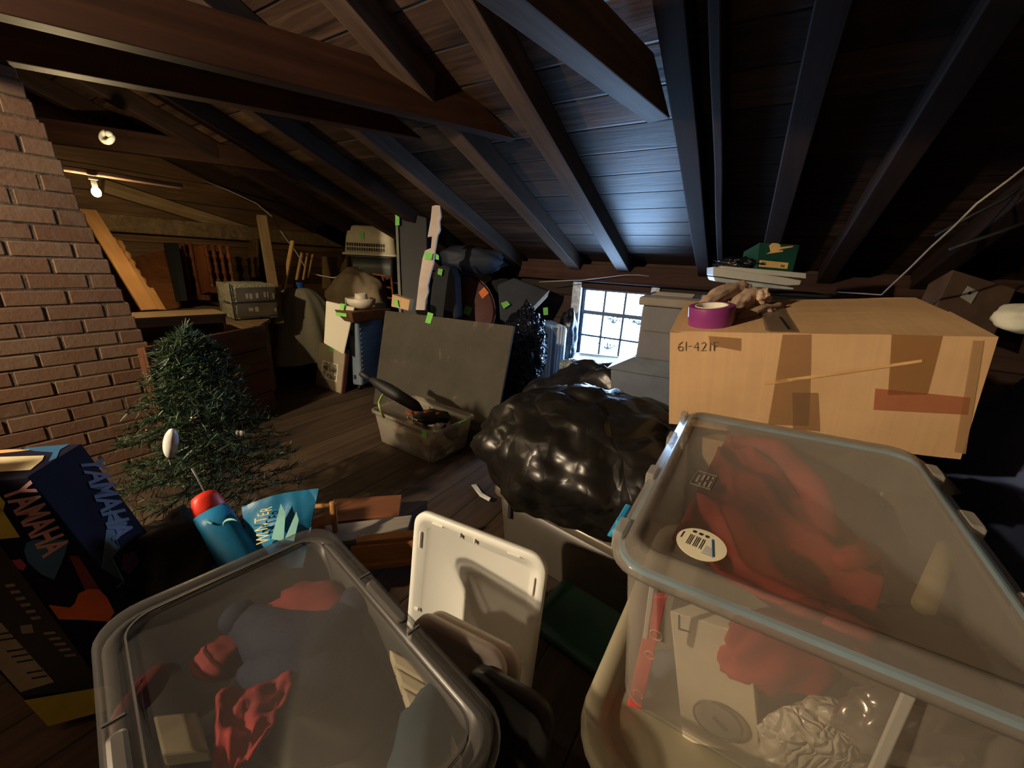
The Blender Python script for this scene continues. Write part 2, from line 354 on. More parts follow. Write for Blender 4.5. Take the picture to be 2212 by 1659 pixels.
tie((915, 300), (0, 128), 2.01, .19, .09, 'middle tie beam behind the longest one')
tie((610, 372), (117, 308), 1.99, .16, .09, 'farthest tie beam, above the bare bulb')
tie((1449, 257), (1135, 0), 1.96, .16, .11, 'tie beam over the window lit blue by the daylight', .25, mt=M_beam_lit, ext=1.7)  # unseen run lengthened overhead to block lamplight from the right roof
# purlin on the dark right
def pbeam(name, p0, p1, wd, ht, mt, label, cat, group=None):
    Mt = frame(p0, (V(p1)-V(p0))); L = (V(p1)-V(p0)).length
    o = build(name, MB().box((0, -wd/2, -ht/2), (L, wd/2, ht/2)), mt, None, Mt, bev=.006); return tag(o, label, cat, group)
M_long = wood('plain_old_lumber', (.03,.016,.010), (.10,.055,.035), 0, 1, .65, .3)
# lit end rafter above the left wall
wl = lambda x, y: onp(x, y, ed(EL+.1, 0, 0), EE)
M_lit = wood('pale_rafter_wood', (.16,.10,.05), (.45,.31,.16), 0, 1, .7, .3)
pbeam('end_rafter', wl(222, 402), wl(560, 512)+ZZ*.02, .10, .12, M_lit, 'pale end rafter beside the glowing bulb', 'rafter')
# ------------------------------------------------------------------ light bulbs
def bulb(loc, label, watt, col, r=.03, name='light_bulb', base_up=.0):
    t = thing(name, label, 'light bulb', Matrix.Translation(loc))
    prof = [(.001,-r*1.25),(r*.5,-r*1.1),(r*.85,-r*.7),(r,-r*.1),(r*.9,r*.5),(r*.55,r*1.1),(r*.42,r*1.5)]
    build('bulb_glass', MB().lathe(prof, n=20), emit('glowing_bulb', col, watt/(math.pi*4*math.pi*r*r)), t, smooth=True)
    build('socket', MB().lathe([(r*.5,r*1.5),(r*.6,r*1.6),(r*.6,r*3.0),(r*.9,r*3.1),(r*.9,r*3.6)], n=16), mat('bulb_socket', (.25,.22,.18), .4), t, smooth=False)
    return t
b2 = P(208, 415, 2.35)
bulb(b2, 'small glowing bare bulb beside the chimney', W_BACK, (1.0, .76, .40), .022)
pbeam('bulb_board', b2+ZZ*.11-DD*.25-EE*.03, b2+ZZ*.11+DD*.45-EE*.03, .07, .03, M_long, 'short board holding the glowing bare bulb', 'board')
# insulator
ins = P(231, 296, 2.6); t = thing('wire_insulator', 'white porcelain insulator knob on the beam above the bulb', 'insulator', frame(ins, XI, -Fw))
M_porc = mat('white_porcelain', (.62,.64,.60), .35)
tt = MB(); tt.tube([(.034*math.cos(a), .034*math.sin(a), 0) for a in [math.radians(100+ k*14) for k in range(21)]], .017, 10)
build('ring', tt, M_porc, t, smooth=True); build('knob', MB().blob((.026,.014,.012), (.022,.022,.02), 1, .02, sub=3), M_porc, t, smooth=True)
# ------------------------------------------------------------------ chimney
cp = P(203, 520, 2.0); ce_ = cp.dot(EE); cdv = cp.dot(DD); print('chimney e,d', ce_, cdv)
lean = -.17
M_brick, nt, b = nodes('old_brick'); v = texco(nt); g = N(nt, 'ShaderNodeNewGeometry')
c1 = ramp(nt, g.outputs['Random Per Island'], [(0, (.095,.044,.024)), (.5, (.125,.063,.034)), (1, (.145,.085,.050))])
dust = ramp(nt, noisen(nt, v, 5, 5, .65), [(.48, (0,0,0)), (.68, (1,1,1))]); c1 = mixc(nt, mathn(nt, 'MULTIPLY', dust, .5), c1, (.16,.12,.082))
nt.links.new(c1, b.inputs['Base Color']); b.inputs['Roughness'].default_value = .9; bump(nt, b, noisen(nt, v, 45, 5), .5, .006)
M_mortar = mat('lime_mortar', (.085,.060,.040), .95, vs=12, var=.25, bmp=.6)
t = thing('brick_chimney', 'leaning red brick chimney at the left edge', 'chimney', frame(ed(ce_, cdv, 0), DD))  # local x = DD, y = -EE
rnd = random.Random(3); mb = MB(); mo = MB(); bh, bl, dep = .068, .21, .6; course = .076
zt = 2.55; n = int(zt/course)
for i in range(n):
    z = i*course; sh = lean*(z-1.35); wob = rnd.uniform(-.006, .006)
    x = 0 + wob - (0 if i % 2 else .0)
    first = bl if i % 2 else bl/2
    xe = x; L = first
    while xe > -2.3:
        j = [rnd.uniform(-.004, .004) for _ in range(4)]
        x0 = xe-L+.008; x1 = xe
        y0 = j[0]*.6
        mb.box((x0+sh, y0, z+j[1]*.5), (x1+sh+j[2]*.5, .10, z+bh+j[3]*.5))
        xe -= L+.004; L = bl
for i in range(n):
    z = i*course; sh = lean*(z-1.35)
    mo.box((-2.25+sh, .0035, z-.005), (-.012+sh, dep, z+course))
    mb.box((-.10+sh, .11, z), (0+sh+rnd.uniform(-.006,.006), dep, z+bh))
build('brickwork', mb, M_brick, t, bev=.004, bseg=1); build('mortar', mo, M_mortar, t)

# ------------------------------------------------------------------ containers: helper
def tub(parent, L, W, Hh, r, tp, body, name='body', th=.003, rimw=.014, rimh=.016, rimmat=None):
    """open tub, local origin at centre of its base; tp = how much narrower the base is"""
    lo = lambda z: 1-tp*(1-z/Hh)
    rs = [(L*lo(0), W*lo(0), r*.8, 0), (L*lo(0)+.004, W*lo(0)+.004, r*.85, .008), (L*lo(Hh*.5), W*lo(Hh*.5), r, Hh*.5), (L, W, r, Hh), ]
    ins_ = [(L-2*th, W-2*th, r-th, Hh), (L*lo(Hh*.5)-2*th, W*lo(Hh*.5)-2*th, r-th, Hh*.5), (L*lo(0)-2*th, W*lo(0)-2*th, r*.8-th, .005)]
    build(name, MB().loft(rs+ins_, True, True), body, parent, smooth=True)
    rm = MB().loft([(L+.001, W+.001, r, Hh-rimh), (L+2*rimw, W+2*rimw, r+rimw, Hh-rimh), (L+2*rimw+.003, W+2*rimw+.003, r+rimw, Hh-.003), (L+2*rimw-.002, W+2*rimw-.002, r+rimw, Hh+.001), (L-2*th, W-2*th, r-th, Hh+.001), (L-2*th, W-2*th, r-th, Hh-.004)], False, False)
    build('rim', rm, rimmat or body, parent, smooth=True)
def lidprof(L, W, r, h, ridge=.035, rec=.008, lip=.010):
    return [(L-.004, W-.004, r, 0), (L, W, r, h*.15), (L, W, r, h*.6), (L-lip, W-lip, r, h*.95), (L-lip*2, W-lip*2, r, h),
            (L-ridge*1.6, W-ridge*1.6, r*.9, h), (L-ridge*2, W-ridge*2, r*.8, h-rec*.3), (L-ridge*2-.012, W-ridge*2-.012, r*.75, h-rec)]
# ------------------------------------------------------------------ 1. clear grey tub in the left foreground
A = atz(700, 1122, .65); B = atz(1122, 1572, .65); Cc = atz(205, 1315, .65)
ux = (B-A).normalized(); uy = (Cc-A); uy = (uy - ux*uy.dot(ux)).normalized(); Lx = (B-A).length; Ly = abs((Cc-A).dot(uy))+.01
cen = A + ux*Lx/2 + uy*Ly/2; print('tub1', Lx, Ly, cen)
F_grey = frost('smoky_clear_plastic', (.105,.10,.095), .33, .28, .30)
F_greyb = frost('smoky_clear_plastic_side', (.15,.145,.135), .38, .30, .5)
Mt = frame(V((cen.x, cen.y, .30)), ux)
t = thing('storage_tub', 'large smoky clear storage tub with lid in the left foreground', 'storage tub', Mt)
tub(t, Lx-.05, Ly-.05, .33, .05, .10, F_greyb)
Ml = Matrix.Translation((0, 0, .322))
lm = MB().loft(lidprof(Lx, Ly, .065, .028, .036, .012), False, True)
lid = build('lid', lm, F_grey, t, Ml, smooth=True)
M_gline = mat('smoky_plastic_ridge', (.085,.08,.075), .3)
rb = MB()
build('lid_groove', MB().loft([(Lx-.080, Ly-.080, .045, .0225), (Lx-.080, Ly-.080, .045, .0255), (Lx-.086, Ly-.086, .042, .0255), (Lx-.086, Ly-.086, .042, .0225)], False, False), M_gline, lid)
for sx in (-1, 1):
    hnd = MB().loft([(.13, .022, .01, 0), (.13, .022, .01, .006), (.12, .012, .006, .008)], True, True)
    build('lid_clip_slot', hnd, M_gline, lid, Matrix.Translation((0, sx*(Ly/2-.020), .026)))
nb_ = [((Lx/2-.034, yy-.002, .024), (Lx/2-.006, yy+.002, .0295)) for yy in (-.06, .06)]
for xx in (-.09, .09): nb_ += [((xx-.002, -Ly/2+.006, .024), (xx+.002, -Ly/2+.030, .0295)), ((xx-.002, Ly/2-.030, .024), (xx+.002, Ly/2-.006, .0295))]
for q_ in nb_: build('lid_rib', MB().box(*q_), M_gline, lid)
# what is packed in it
def item(name, label, cat, mb, mt, smooth=True, bev=0, M=None):
    c = sum((v for v in mb.v), V((0,0,0)))/len(mb.v); mb.v = [v-c for v in mb.v]
    o = build(name, mb, mt, None, Matrix.Translation(c), smooth=smooth, bev=bev); return tag(o, label, cat)
M_navy = mat('navy_cloth', (.012,.020,.055), .8, bmp=.4); M_red = mat('red_cloth', (.42,.030,.028), .7, vs=4, var=.25, bmp=.5, bs=15)
M_dred = mat('dull_red_cloth', (.28,.035,.03), .8); M_cream = mat('cream_card', (.62,.54,.36), .7); M_teal = mat('dark_teal_cloth', (.02,.05,.07), .8)
M_brown = mat('dark_brown_cloth', (.022,.014,.014), .85)
q = [atz(x, y, .560) for x, y in ((520,1340),(600,1390),(680,1400),(740,1360),(770,1300))]
mb = MB().tube(q, [.035,.06,.065,.05,.034], 14); mb.blob(atz(770,1300,.585), (.036,.036,.030), 4, .05, sub=3); mb.blob(atz(515,1335,.575), (.034,.036,.03), 5, .05, sub=3); mb.blob(atz(640,1450,.55), (.10,.07,.05), 6, .1, sub=3)
item('stuffed_toy', 'navy blue plush toy packed inside the smoky tub', 'toy', mb, M_navy)
mb = MB(); 
def drape(pts, zlo, seed, amp=.02, nu=16, nv=16):
    a, b_, c_, d_ = [V(p) for p in pts]
    def f(u, v):
        p = a.lerp(b_, u).lerp(d_.lerp(c_, u), v)
        return p + ZZ*(amp*noise.noise(V((u*4, v*4, seed)))*1.4 + amp*.8*abs(noise.noise(V((u*9, v*2, seed+5)))))
    return MB().grid(f, nu, nv)
mb = drape((atz(470,1500,.595), atz(640,1455,.59), atz(560,1620,.595), atz(455,1700,.59)), 0, 3, .02)
o = item('red_cloth', 'bright red folded cloth inside the smoky tub', 'cloth', mb, M_red); md = o.modifiers.new('s', 'SOLIDIFY'); md.thickness = .006
mb = MB().blob(atz(680,1310,.555), (.10,.06,.035), 8, .15, sub=3)
item('red_cloth', 'dull red cloth behind the navy toy in the tub', 'cloth', mb, M_dred)
mb = MB().blob(atz(480,1420,.55), (.045,.04,.03), 9, .15, sub=3)
item('red_cloth', 'small red bundle left of the navy toy in the tub', 'cloth', mb, M_dred)
a = atz(840,1400,.58); mb = MB()
for k in range(4): mb.obox(a + (atz(900,1580,.58)-a)*(k*.25), (atz(900,1580,.58)-a)*.23, (atz(930,1450,.58)-a)*.9, ZZ*-.03)
item('folded_card', 'cream corrugated card folded inside the smoky tub', 'card', mb, M_cream, False, .004)
mb = MB().obox(atz(330,1545,.56), atz(425,1535,.56)-atz(330,1545,.56), atz(350,1630,.56)-atz(330,1545,.56), ZZ*-.03)
item('cream_box', 'small cream box at the left inside the smoky tub', 'box', mb, M_cream, False, .004)
mb = MB().blob(atz(910,1620,.56), (.05,.09,.05), 11, .15, sub=3); item('teal_bundle', 'dark teal cloth bundle at the right inside the smoky tub', 'cloth', mb, M_teal)
mb = MB().blob(atz(690,1480,.45), (.19,.13,.06), 12, .12, sub=3); item('brown_bundle', 'dark brown cloth under the red cloth in the tub', 'cloth', mb, M_brown)
mb = MB().blob(atz(310,1500,.50), (.02,.055,.03), 13, .12, sub=3); item('red_cloth', 'narrow red cloth at the left edge inside the smoky tub', 'cloth', mb, M_dred)
# tote under it
M_gtote = mat('dark_grey_tote_plastic', (.04,.04,.045), .45)
Mb = frame(V((cen.x, cen.y, 0)), ux); t = thing('storage_tote', 'dark grey tote carrying the smoky clear tub', 'storage tote', Mb)
tub(t, Lx-.06, Ly-.06, .275, .05, .08, M_gtote); build('lid', MB().loft(lidprof(Lx-.02, Ly-.02, .06, .025), True, True), M_gtote, t, Matrix.Translation((0,0,.272)), smooth=True)

# ------------------------------------------------------------------ 2. clear box with blue seal, right foreground
s2 = .75
nl = P(1322, 1192, .609*s2/.609*1.0) if 0 else None
def sc(p, k): return CAM + (V(p)-CAM)*k
cen2 = V((.5588,.6583,.9039)); bx = V((.8495,-.5259,.0428)).normalized(); by = V((.5246,.8505,.0394)); by = (by-bx*by.dot(bx)).normalized(); nrm = bx.cross(by).normalized()
LX, LY = .515, .712
bx = bx*LX; by = by*LY
M2 = Matrix((bx.normalized(), by.normalized(), nrm)).transposed().to_4x4()
HB = .33
M2.translation = cen2 - nrm*(HB+.018)
F_clear = frost('milky_clear_plastic', (.44,.40,.34), .17, .22, .30)
F_lid2 = frost('milky_lid_plastic', (.30,.27,.23), .47, .20, .30)
t = thing('gasket_storage_box', 'clear storage box with pale blue seal and oval sticker on its lid', 'storage box', M2)
tub(t, LX-.045, LY-.045, HB, .045, .08, F_clear, rimw=.016, rimh=.012)
l2 = build('lid', MB().loft([(LX-.012, LY-.012, .055, -.004), (LX, LY, .06, 0), (LX, LY, .06, .010), (LX-.006, LY-.006, .058, .016), (LX-.034, LY-.034, .050, .018), (LX-.046, LY-.046, .045, .030), (LX-.075, LY-.075, .035, .034), (LX-.082, LY-.082, .032, .028)], False, True), F_lid2, t, Matrix.Translation((0,0,HB-.004)), smooth=True)
M_seal = mat('pale_blue_seal', (.22,.50,.70), .4)
build('seal', MB().loft([(LX-.018, LY-.018, .055, 0), (LX-.018, LY-.018, .055, .008), (LX-.034, LY-.034, .05, .008), (LX-.034, LY-.034, .05, 0)], False, False), M_seal, t, Matrix.Translation((0,0,HB+.001)), smooth=False)
M_lug = frost('milky_lug_plastic', (.45,.43,.38), .50, .25, .3)
def lug(x, y, sx, sy):
    build('hinge_lug', MB().loft([(sx, sy, .004, -.012), (sx, sy, .004, .020), (sx*.8, sy*.8, .004, .024)], True, True), M_lug, t, Matrix.Translation((x, y, HB)), smooth=False, bev=.002)
for y in (.27, .12, -.06, -.25): lug(-LX/2+.006, y*LY/.64, .018, .05)
for y in (.22, .05, -.14): lug(LX/2-.006, y*LY/.64, .020, .06)
M_latch = mat('bright_blue_latch', (.03,.30,.58), .35)
for sx, yy in ((-1, -LY*.36),):
    build('latch', MB().obox((sx*LX/2-.012, yy, -.02), (0, .06, 0), (.012, 0, 0), (0, 0, .03)).obox((sx*LX/2-.026, yy, -.03), (0, .06, 0), (.010, 0, 0), (.010, 0, .02)), M_latch, t, Matrix.Translation((0,0,HB)), bev=.003)
# rib of the box wall
build('corner_rib', MB().box((-.004, -.004, -.12), (.004, .002, -.01)), M_lug, t, Matrix.Translation((-LX/2+.075, -LY/2+.014, HB)), bev=.002)
build('corner_rib', MB().box((-.006, -.004, -.20), (.006, .002, -.01)), M_lug, t, Matrix.Translation((LX/2-.16, -LY/2+.014, HB)), bev=.002)
# sticker: flat oval, printed lines
M_stick = mat('cream_sticker_paper', (.78,.72,.52), .6, var=.04); M_ink = mat('black_ink', (.02,.02,.02), .7); M_bink = mat('blue_ink', (.02,.12,.28), .6); M_gink = mat('grey_ink', (.45,.45,.42), .6)
pn = cen2 + nrm*.024
sp = onp(1517, 1160, pn, nrm); spl = M2.inverted() @ sp
su = (M2.inverted() @ onp(1570,1190,pn,nrm)) - (M2.inverted() @ onp(1463,1145,pn,nrm)); sv = (M2.inverted() @ onp(1512,1192,pn,nrm)) - (M2.inverted() @ onp(1525,1130,pn,nrm))
print('sticker', su.length, sv.length)
sa = math.atan2(su.y, su.x); Ms = Matrix.Translation((spl.x, spl.y, HB+.0285)) @ Matrix.Rotation(sa, 4, 'Z')
ra, rb_ = su.length/2, sv.length/2
st = build('oval_sticker', MB().rings([[(ra*math.cos(k*.2094), rb_*math.sin(k*.2094), z) for k in range(30)] for z in (0, .0006)]), M_stick, t, Ms)
pr = MB()
for i, (x, n_) in enumerate(((-.45, 3), (-.18, 3), (.08, 2))):
    pr.lathe([(rb_*.085, 0), (rb_*.085, .0004)], (ra*x*1.0, rb_*.62, .0007), 10)
    for k in range(n_): pr.box((ra*(x-.09+k*.07), -rb_*.35, .0007), (ra*(x-.065+k*.07), rb_*.35, .0011))
pr.box((-ra*.85, -rb_*.1, .0007), (-ra*.80, rb_*.35, .0011))
build('sticker_print', pr, M_ink, st)
build('sticker_drawing', MB().prism([(ra*.15,-rb_*.6),(ra*.62,-rb_*.55),(ra*.45,-rb_*.05),(ra*.2,rb_*.0)], .0007, .0011), M_gink, st)
build('sticker_line', MB().obox((ra*.28, rb_*.55, .0011), (ra*.30, -rb_*1.05, 0), (ra*.06, rb_*.02, 0), (0,0,.0005)), M_bink, st)
# moulded text patch on the lid
lp = onp(1523, 1020, pn, nrm); lpl = M2.inverted() @ lp; mt_ = MB()
for r_ in range(4):
    for k in range(5):
        if (r_*3+k) % 4: mt_.box((-.012+r_*.008, -.024+k*.0095, 0), (-.0085+r_*.008, -.017+k*.0095, .0008))
for bx_ in ((-.018,-.03,-.0175,.03),(.018,-.03,.0185,.03),(-.018,-.03,.0185,-.0295),(-.018,.0295,.0185,.03)): mt_.box((bx_[0],bx_[1],0),(bx_[2],bx_[3],.0008))
build('moulded_mark', mt_, M_lug, l2, Matrix.Translation((lpl.x, lpl.y, .0285)) @ Matrix.Rotation(-.1, 4, 'Z'))
# packed things: placed in box space
def boxp(x, y, z): return M2 @ V((x*LX/2, y*LY/2, z))
def boxpt(px, py, z): pp = onp(px, py, M2 @ V((0,0,z)), nrm); return pp
frontn = -(M2.to_3x3() @ V((0,1,0))); fp = M2 @ V((0, -LY/2+.062, 0))
def bfront(px, py, inset=0): return onp(px, py, fp - frontn*inset, frontn)
zc = HB-.05
M_rcl = mat('deep_red_fabric', (.40,.045,.035), .75, vs=3, var=.25, bmp=.4, bs=12)
mb = drape((boxpt(1452,1160,zc-.01), boxpt(1575,935,zc), boxpt(1905,1190,zc), boxpt(1880,1440,zc-.02)), 0, 21, .035, 22, 22)
o = item('red_fabric', 'large deep red fabric inside the box with the oval sticker', 'cloth', mb, M_rcl); md = o.modifiers.new('s', 'SOLIDIFY'); md.thickness = .006
mb = MB().tube([boxpt(1580,955,zc+.01), boxpt(1680,970,zc+.012), boxpt(1760,1060,zc+.012), boxpt(1790,1160,zc)], [.02,.03,.03,.02], 12)
item('red_sleeve', 'curved red roll of fabric at the far end inside the stickered box', 'cloth', mb, M_rcl)
mb = MB().tube([boxpt(1800,1215,zc+.01), boxpt(1840,1205,zc+.015), boxpt(1890,1190,zc+.01)], [.012,.02,.014], 12)
item('red_bow', 'small bright red bow on the fabric inside the stickered box', 'bow', mb, mat('bright_red', (.65,.06,.045), .6))
mb = MB().tube([boxpt(1995,1310,zc), boxpt(2045,1185,zc), boxpt(2050,1172,zc)], [.014,.014,.004], 16)
item('candle', 'yellowish taper candle inside the stickered box', 'candle', mb, mat('candle_wax', (.50,.42,.22), .6))
mb = MB().blob(boxpt(1930,1020,zc-.03), (.12,.10,.04), 31, .12, sub=3)
item('grey_wad', 'grey green cloth wad at the far right inside the stickered box', 'cloth', mb, mat('grey_green_cloth', (.10,.10,.07), .85))
mb = MB().blob(boxpt(1980,1430,zc-.06), (.12,.09,.05), 32, .12, sub=3)
item('brown_wad', 'brown cloth wad near the candle inside the stickered box', 'cloth', mb, mat('brown_cloth', (.11,.075,.05), .85))
# along the front wall
def frontbox(name, label, cat, q, mt, depth=.03, inset=.004, bev=.002):
    pts = [bfront(x, y, inset) for x, y in q]; mb = MB().slab(pts, -frontn*depth); return item(name, label, cat, mb, mt, False, bev)
M_inc = mat('red_foil_pack', (.55,.06,.05), .35)
o = frontbox('incense_pack', 'narrow red foil packet standing in the front left corner of the stickered box', 'packet', ((1405,1290),(1440,1290),(1385,1535),(1355,1525)), M_inc, .012)
M_gold = mat('gold_print', (.75,.38,.22), .4)
ct = o.matrix_world.translation if 0 else None
for (cx_, cy_, rr_) in ((1417,1372,.010),(1403,1415,.008),(1378,1500,.009)):
    c = bfront(cx_, cy_, .0025); mm = frame(c, hz(bx), frontn)
    rg = MB().tube([(rr_*math.cos(a*.42), rr_*math.sin(a*.42), 0) for a in range(16)], .0009, 5)
    r_ = build('gold_ring', rg, M_gold, None, None); r_.parent = o; r_.matrix_local = Matrix.Translation(-o.location) @ mm
M_wcard = mat('white_card', (.66,.58,.42), .7, var=.05)
o = frontbox('card_box', 'tall white card box against the front wall inside the stickered box', 'box', ((1447,1320),(1620,1375),(1642,1640),(1475,1600)), M_wcard, .06, .014)
for pts_ in (((1465,1328),(1469,1329),(1469,1360),(1465,1359)), ((1465,1356),(1490,1364),(1490,1367),(1465,1360))):
    mk = MB().slab([bfront(x,y,.0135) for x,y in pts_], -frontn*.0005); mk.v = [v - o.location for v in mk.v]; build('printed_corner', mk, M_ink, o)
c = bfront(1550, 1553, .006); mm = frame(c, hz(bx), frontn)
t_ = thing('glass_disc', 'round clear glass disc in front of the white card box', 'disc', mm)
F_gl = frost('clear_disc_plastic', (.40,.38,.32), .35, .1, .4)
build('disc', MB().lathe([(.036,0),(.036,.004),(.030,.006),(.001,.006)], n=32), F_gl, t_, smooth=False)
build('disc_edge', MB().tube([(.036*math.cos(k*.2094), .036*math.sin(k*.2094), .004) for k in range(31)], .0018, 6), mat('disc_edge', (.16,.15,.12), .3), t_, smooth=True)
build('disc_slot', MB().obox((-.010, .006, .007), (.022, -.014, 0), (.004, .006, 0), (0,0,.001)), mat('disc_slot', (.14,.13,.11), .4), t_)
mb = MB().blob(bfront(1780,1600,.05), (.10,.035,.075), 41, .12, crease=.08)
item('white_plastic_bag', 'crumpled white plastic bag in the front of the stickered box', 'bag', mb, bagmat('white_bag_plastic', (.62,.56,.42), .3, .5, 12))
mb = MB().blob(bfront(1960,1560,.04), (.09,.035,.055), 42, .12, crease=.15)
item('silver_foil', 'crumpled silvery foil behind the white bag inside the stickered box', 'foil', mb, mat('silvery_foil', (.42,.36,.30), .25, .7))
mb = MB().blob(bfront(1700,1400,.06), (.10,.03,.09), 43, .1, crease=.05)
item('red_fabric', 'red fabric hanging down the front inside the stickered box', 'cloth', mb, M_rcl)
mb = MB().blob(bfront(1400,1565,.012), (.010,.010,.018), 44, .1, sub=3)
item('cream_ornament', 'small cream ornament in the front left corner of the stickered box', 'ornament', mb, M_stick)
mb = MB().blob(bfront(1440,1480,.09), (.05,.03,.09), 45, .1, sub=3)
item('grey_bundle', 'blue grey cloth behind the red foil packet in the stickered box', 'cloth', mb, mat('blue_grey_cloth', (.10,.12,.14), .85))
# box below with cream rounded lid
zb = .50
e1_ = atz(1262, 1520, zb); dirx = hz(bx); diry = hz(by)
M3 = frame(V((0,0,0)), dirx)
L3x, L3y = .60, .80
c3 = e1_ + dirx*(L3x/2) + hz(ZZ.cross(dirx))*(L3y/2-.10); c3.z = zb-.32
M3.translation = c3
F_cr = frost('cream_translucent_plastic', (.55,.50,.36), .62, .30, .3)
t = thing('storage_bin', 'large translucent cream bin under the box with the blue seal', 'storage bin', M3)
tub(t, L3x-.05, L3y-.05, .31, .08, .10, F_cr, rimw=.012)
build('lid', MB().loft([(L3x-.008, L3y-.008, .11, -.004), (L3x, L3y, .11, .004), (L3x, L3y, .11, .020), (L3x-.012, L3y-.012, .105, .030), (L3x-.04, L3y-.04, .10, .032), (L3x-.075, L3y-.075, .085, .026), (L3x-.085, L3y-.085, .08, .012), (L3x-.10, L3y-.10, .075, .010)], False, True), F_cr, t, Matrix.Translation((0,0,.305)), smooth=True, solid=.003)
Mq = M3.copy(); Mq.translation.z = 0
t = thing('storage_tote', 'dark brown tote at the bottom of the right foreground stack', 'storage tote', Mq)
tub(t, .50, .68, c3.z-.006, .05, .08, mat('dark_brown_plastic', (.07,.055,.045), .5))

# ------------------------------------------------------------------ 3. big cardboard box
k3 = 1.1/1.3
TL, TR, BR, BL = [sc(p, k3) for p in ((.576,1.432,1.088),(1.306,1.05,1.176),(1.375,1.07,.8),(.644,1.451,.712))]
u = (TR-TL); v_ = (BL-TL); wv = u.cross(v_).normalized()
if wv.dot(Fw) < 0: wv = -wv
DC = .50
ux3 = u.normalized(); Mc = Matrix((ux3, wv, ux3.cross(wv))).transposed().to_4x4(); Mc.translation = BL
LC, HC = u.length, v_.length; skew = (Mc.inverted() @ TL).x
print('card', LC, HC, skew)
M_card, nt, b = nodes('cardboard'); v = texco(nt); s1 = texco(nt, (90, 2, 2))
cc = ramp(nt, noisen(nt, v, 3.5, 5), [(.3, (.50,.31,.15)), (.7, (.62,.40,.21))]); cc = mixc(nt, .25, cc, ramp(nt, noisen(nt, s1, 1, 2), [(.3, (.7,.7,.7)), (.7, (1,1,1))]), 'MULTIPLY')
nt.links.new(cc, b.inputs['Base Color']); b.inputs['Roughness'].default_value = .75; bump(nt, b, noisen(nt, v, 6, 4), .35, .01)
t = thing('cardboard_box', 'long taped cardboard box with handwriting on its front', 'cardboard box', Mc)
def cbx(s):   # slightly bulged box as one grid shell
    mb = MB(); nx, ny, nz = 20, 6, 8
    def pt(a, b_, c_):
        x, y, z = a*LC + skew*c_, b_*DC, c_*HC
        bul = .010*math.sin(math.pi*a)*math.sin(math.pi*c_)
        y += (-bul if b_ < .01 else 0); z += .004*noise.noise(V((a*5, b_*5, c_*3)))
        return V((x, y, z))
    mb.grid(lambda a, c_: pt(a, 0, c_), nx, nz); mb.grid(lambda a, c_: pt(1-a, 1, c_), nx, nz)
    mb.grid(lambda a, c_: pt(0, 1-a, c_), ny, nz); mb.grid(lambda a, c_: pt(1, a, c_), ny, nz)
    mb.grid(lambda a, c_: pt(a, c_, 0), nx, ny)
    return mb, pt
mb, pt = cbx(1)
build('carton', mb, M_card, t)
# two top flaps meeting along a seam
fm = MB(); fm.hexa([pt(0,0,1)-ZZ*.004, pt(1,0,1)-ZZ*.004, pt(1,.497,1)-ZZ*.004, pt(0,.497,1)-ZZ*.004, pt(0,0,1), pt(1,0,1), pt(1,.497,1)+ZZ*.006, pt(0,.497,1)+ZZ*.006])
build('top_flap', fm, M_card, t)
fm = MB(); fm.hexa([pt(0,.503,1)-ZZ*.004, pt(1,.503,1)-ZZ*.004, pt(1,1,1)-ZZ*.004, pt(0,1,1)-ZZ*.004, pt(0,.503,1)+ZZ*.003, pt(1,.503,1)+ZZ*.003, pt(1,1,1), pt(0,1,1)])
build('top_flap', fm, M_card, t)
F_tape = frost('clear_packing_tape', (.50,.38,.25), .16, .10, .22, (.88,.82,.74))
fn = -wv; Mci = Mc.inverted()
def cf(px, py, off=.012):
    q_ = Mci @ onp(px, py, BL, wv); a = min(max(q_.x/LC,0),1); c_ = min(max(q_.z/HC,0),1)
    return V((q_.x, -.0008 - .010*math.sin(math.pi*a)*math.sin(math.pi*c_)*1.0 - off*.0, q_.z))
def patch(name, q, mt, label=None, n=6, off=.0012):
    a, b_, c_, d_ = [V(p) for p in q]
    def f(u_, v2):
        x = a.lerp(b_, u_).lerp(d_.lerp(c_, u_), v2); p_ = cf(x.x, x.y); p_.y -= off; return p_
    return build(name, MB().grid(f, n, n), mt, t, solid=.0004, label=label)
def q4(*a): return [V((x, y, 0)) for x, y in a]
patch('packing_tape', q4((1690,722),(1752,722),(1745,918),(1658,915)), F_tape)
patch('packing_tape', q4((1710,845),(1765,845),(1770,930),(1712,925)), F_tape)
patch('packing_tape', q4((1530,725),(1600,730),(1600,757),(1535,745)), F_tape, off=.002)
patch('packing_tape', q4((1925,722),(2035,725),(2000,850),(1915,850)), frost('tan_tape', (.45,.27,.13), .30, .2, .1, (.9,.85,.75)))
patch('red_tape', q4((1888,836),(2095,858),(2090,895),(1884,882)), frost('faded_red_tape', (.50,.13,.06), .30, .3, .1), 'faded red tape strip')
patch('edge_tape', q4((2100,735),(2125,735),(2085,980),(2060,975)), frost('pale_tape', (.62,.44,.25), .35, .2, .1, (.92,.88,.8)))
# the box's side-slit rub mark
patch('rub_mark', q4((1650,822),(1990,775),(1990,781),(1650,829)), mat('rubbed_card', (.60,.36,.15), .6), 'pale rubbed line')
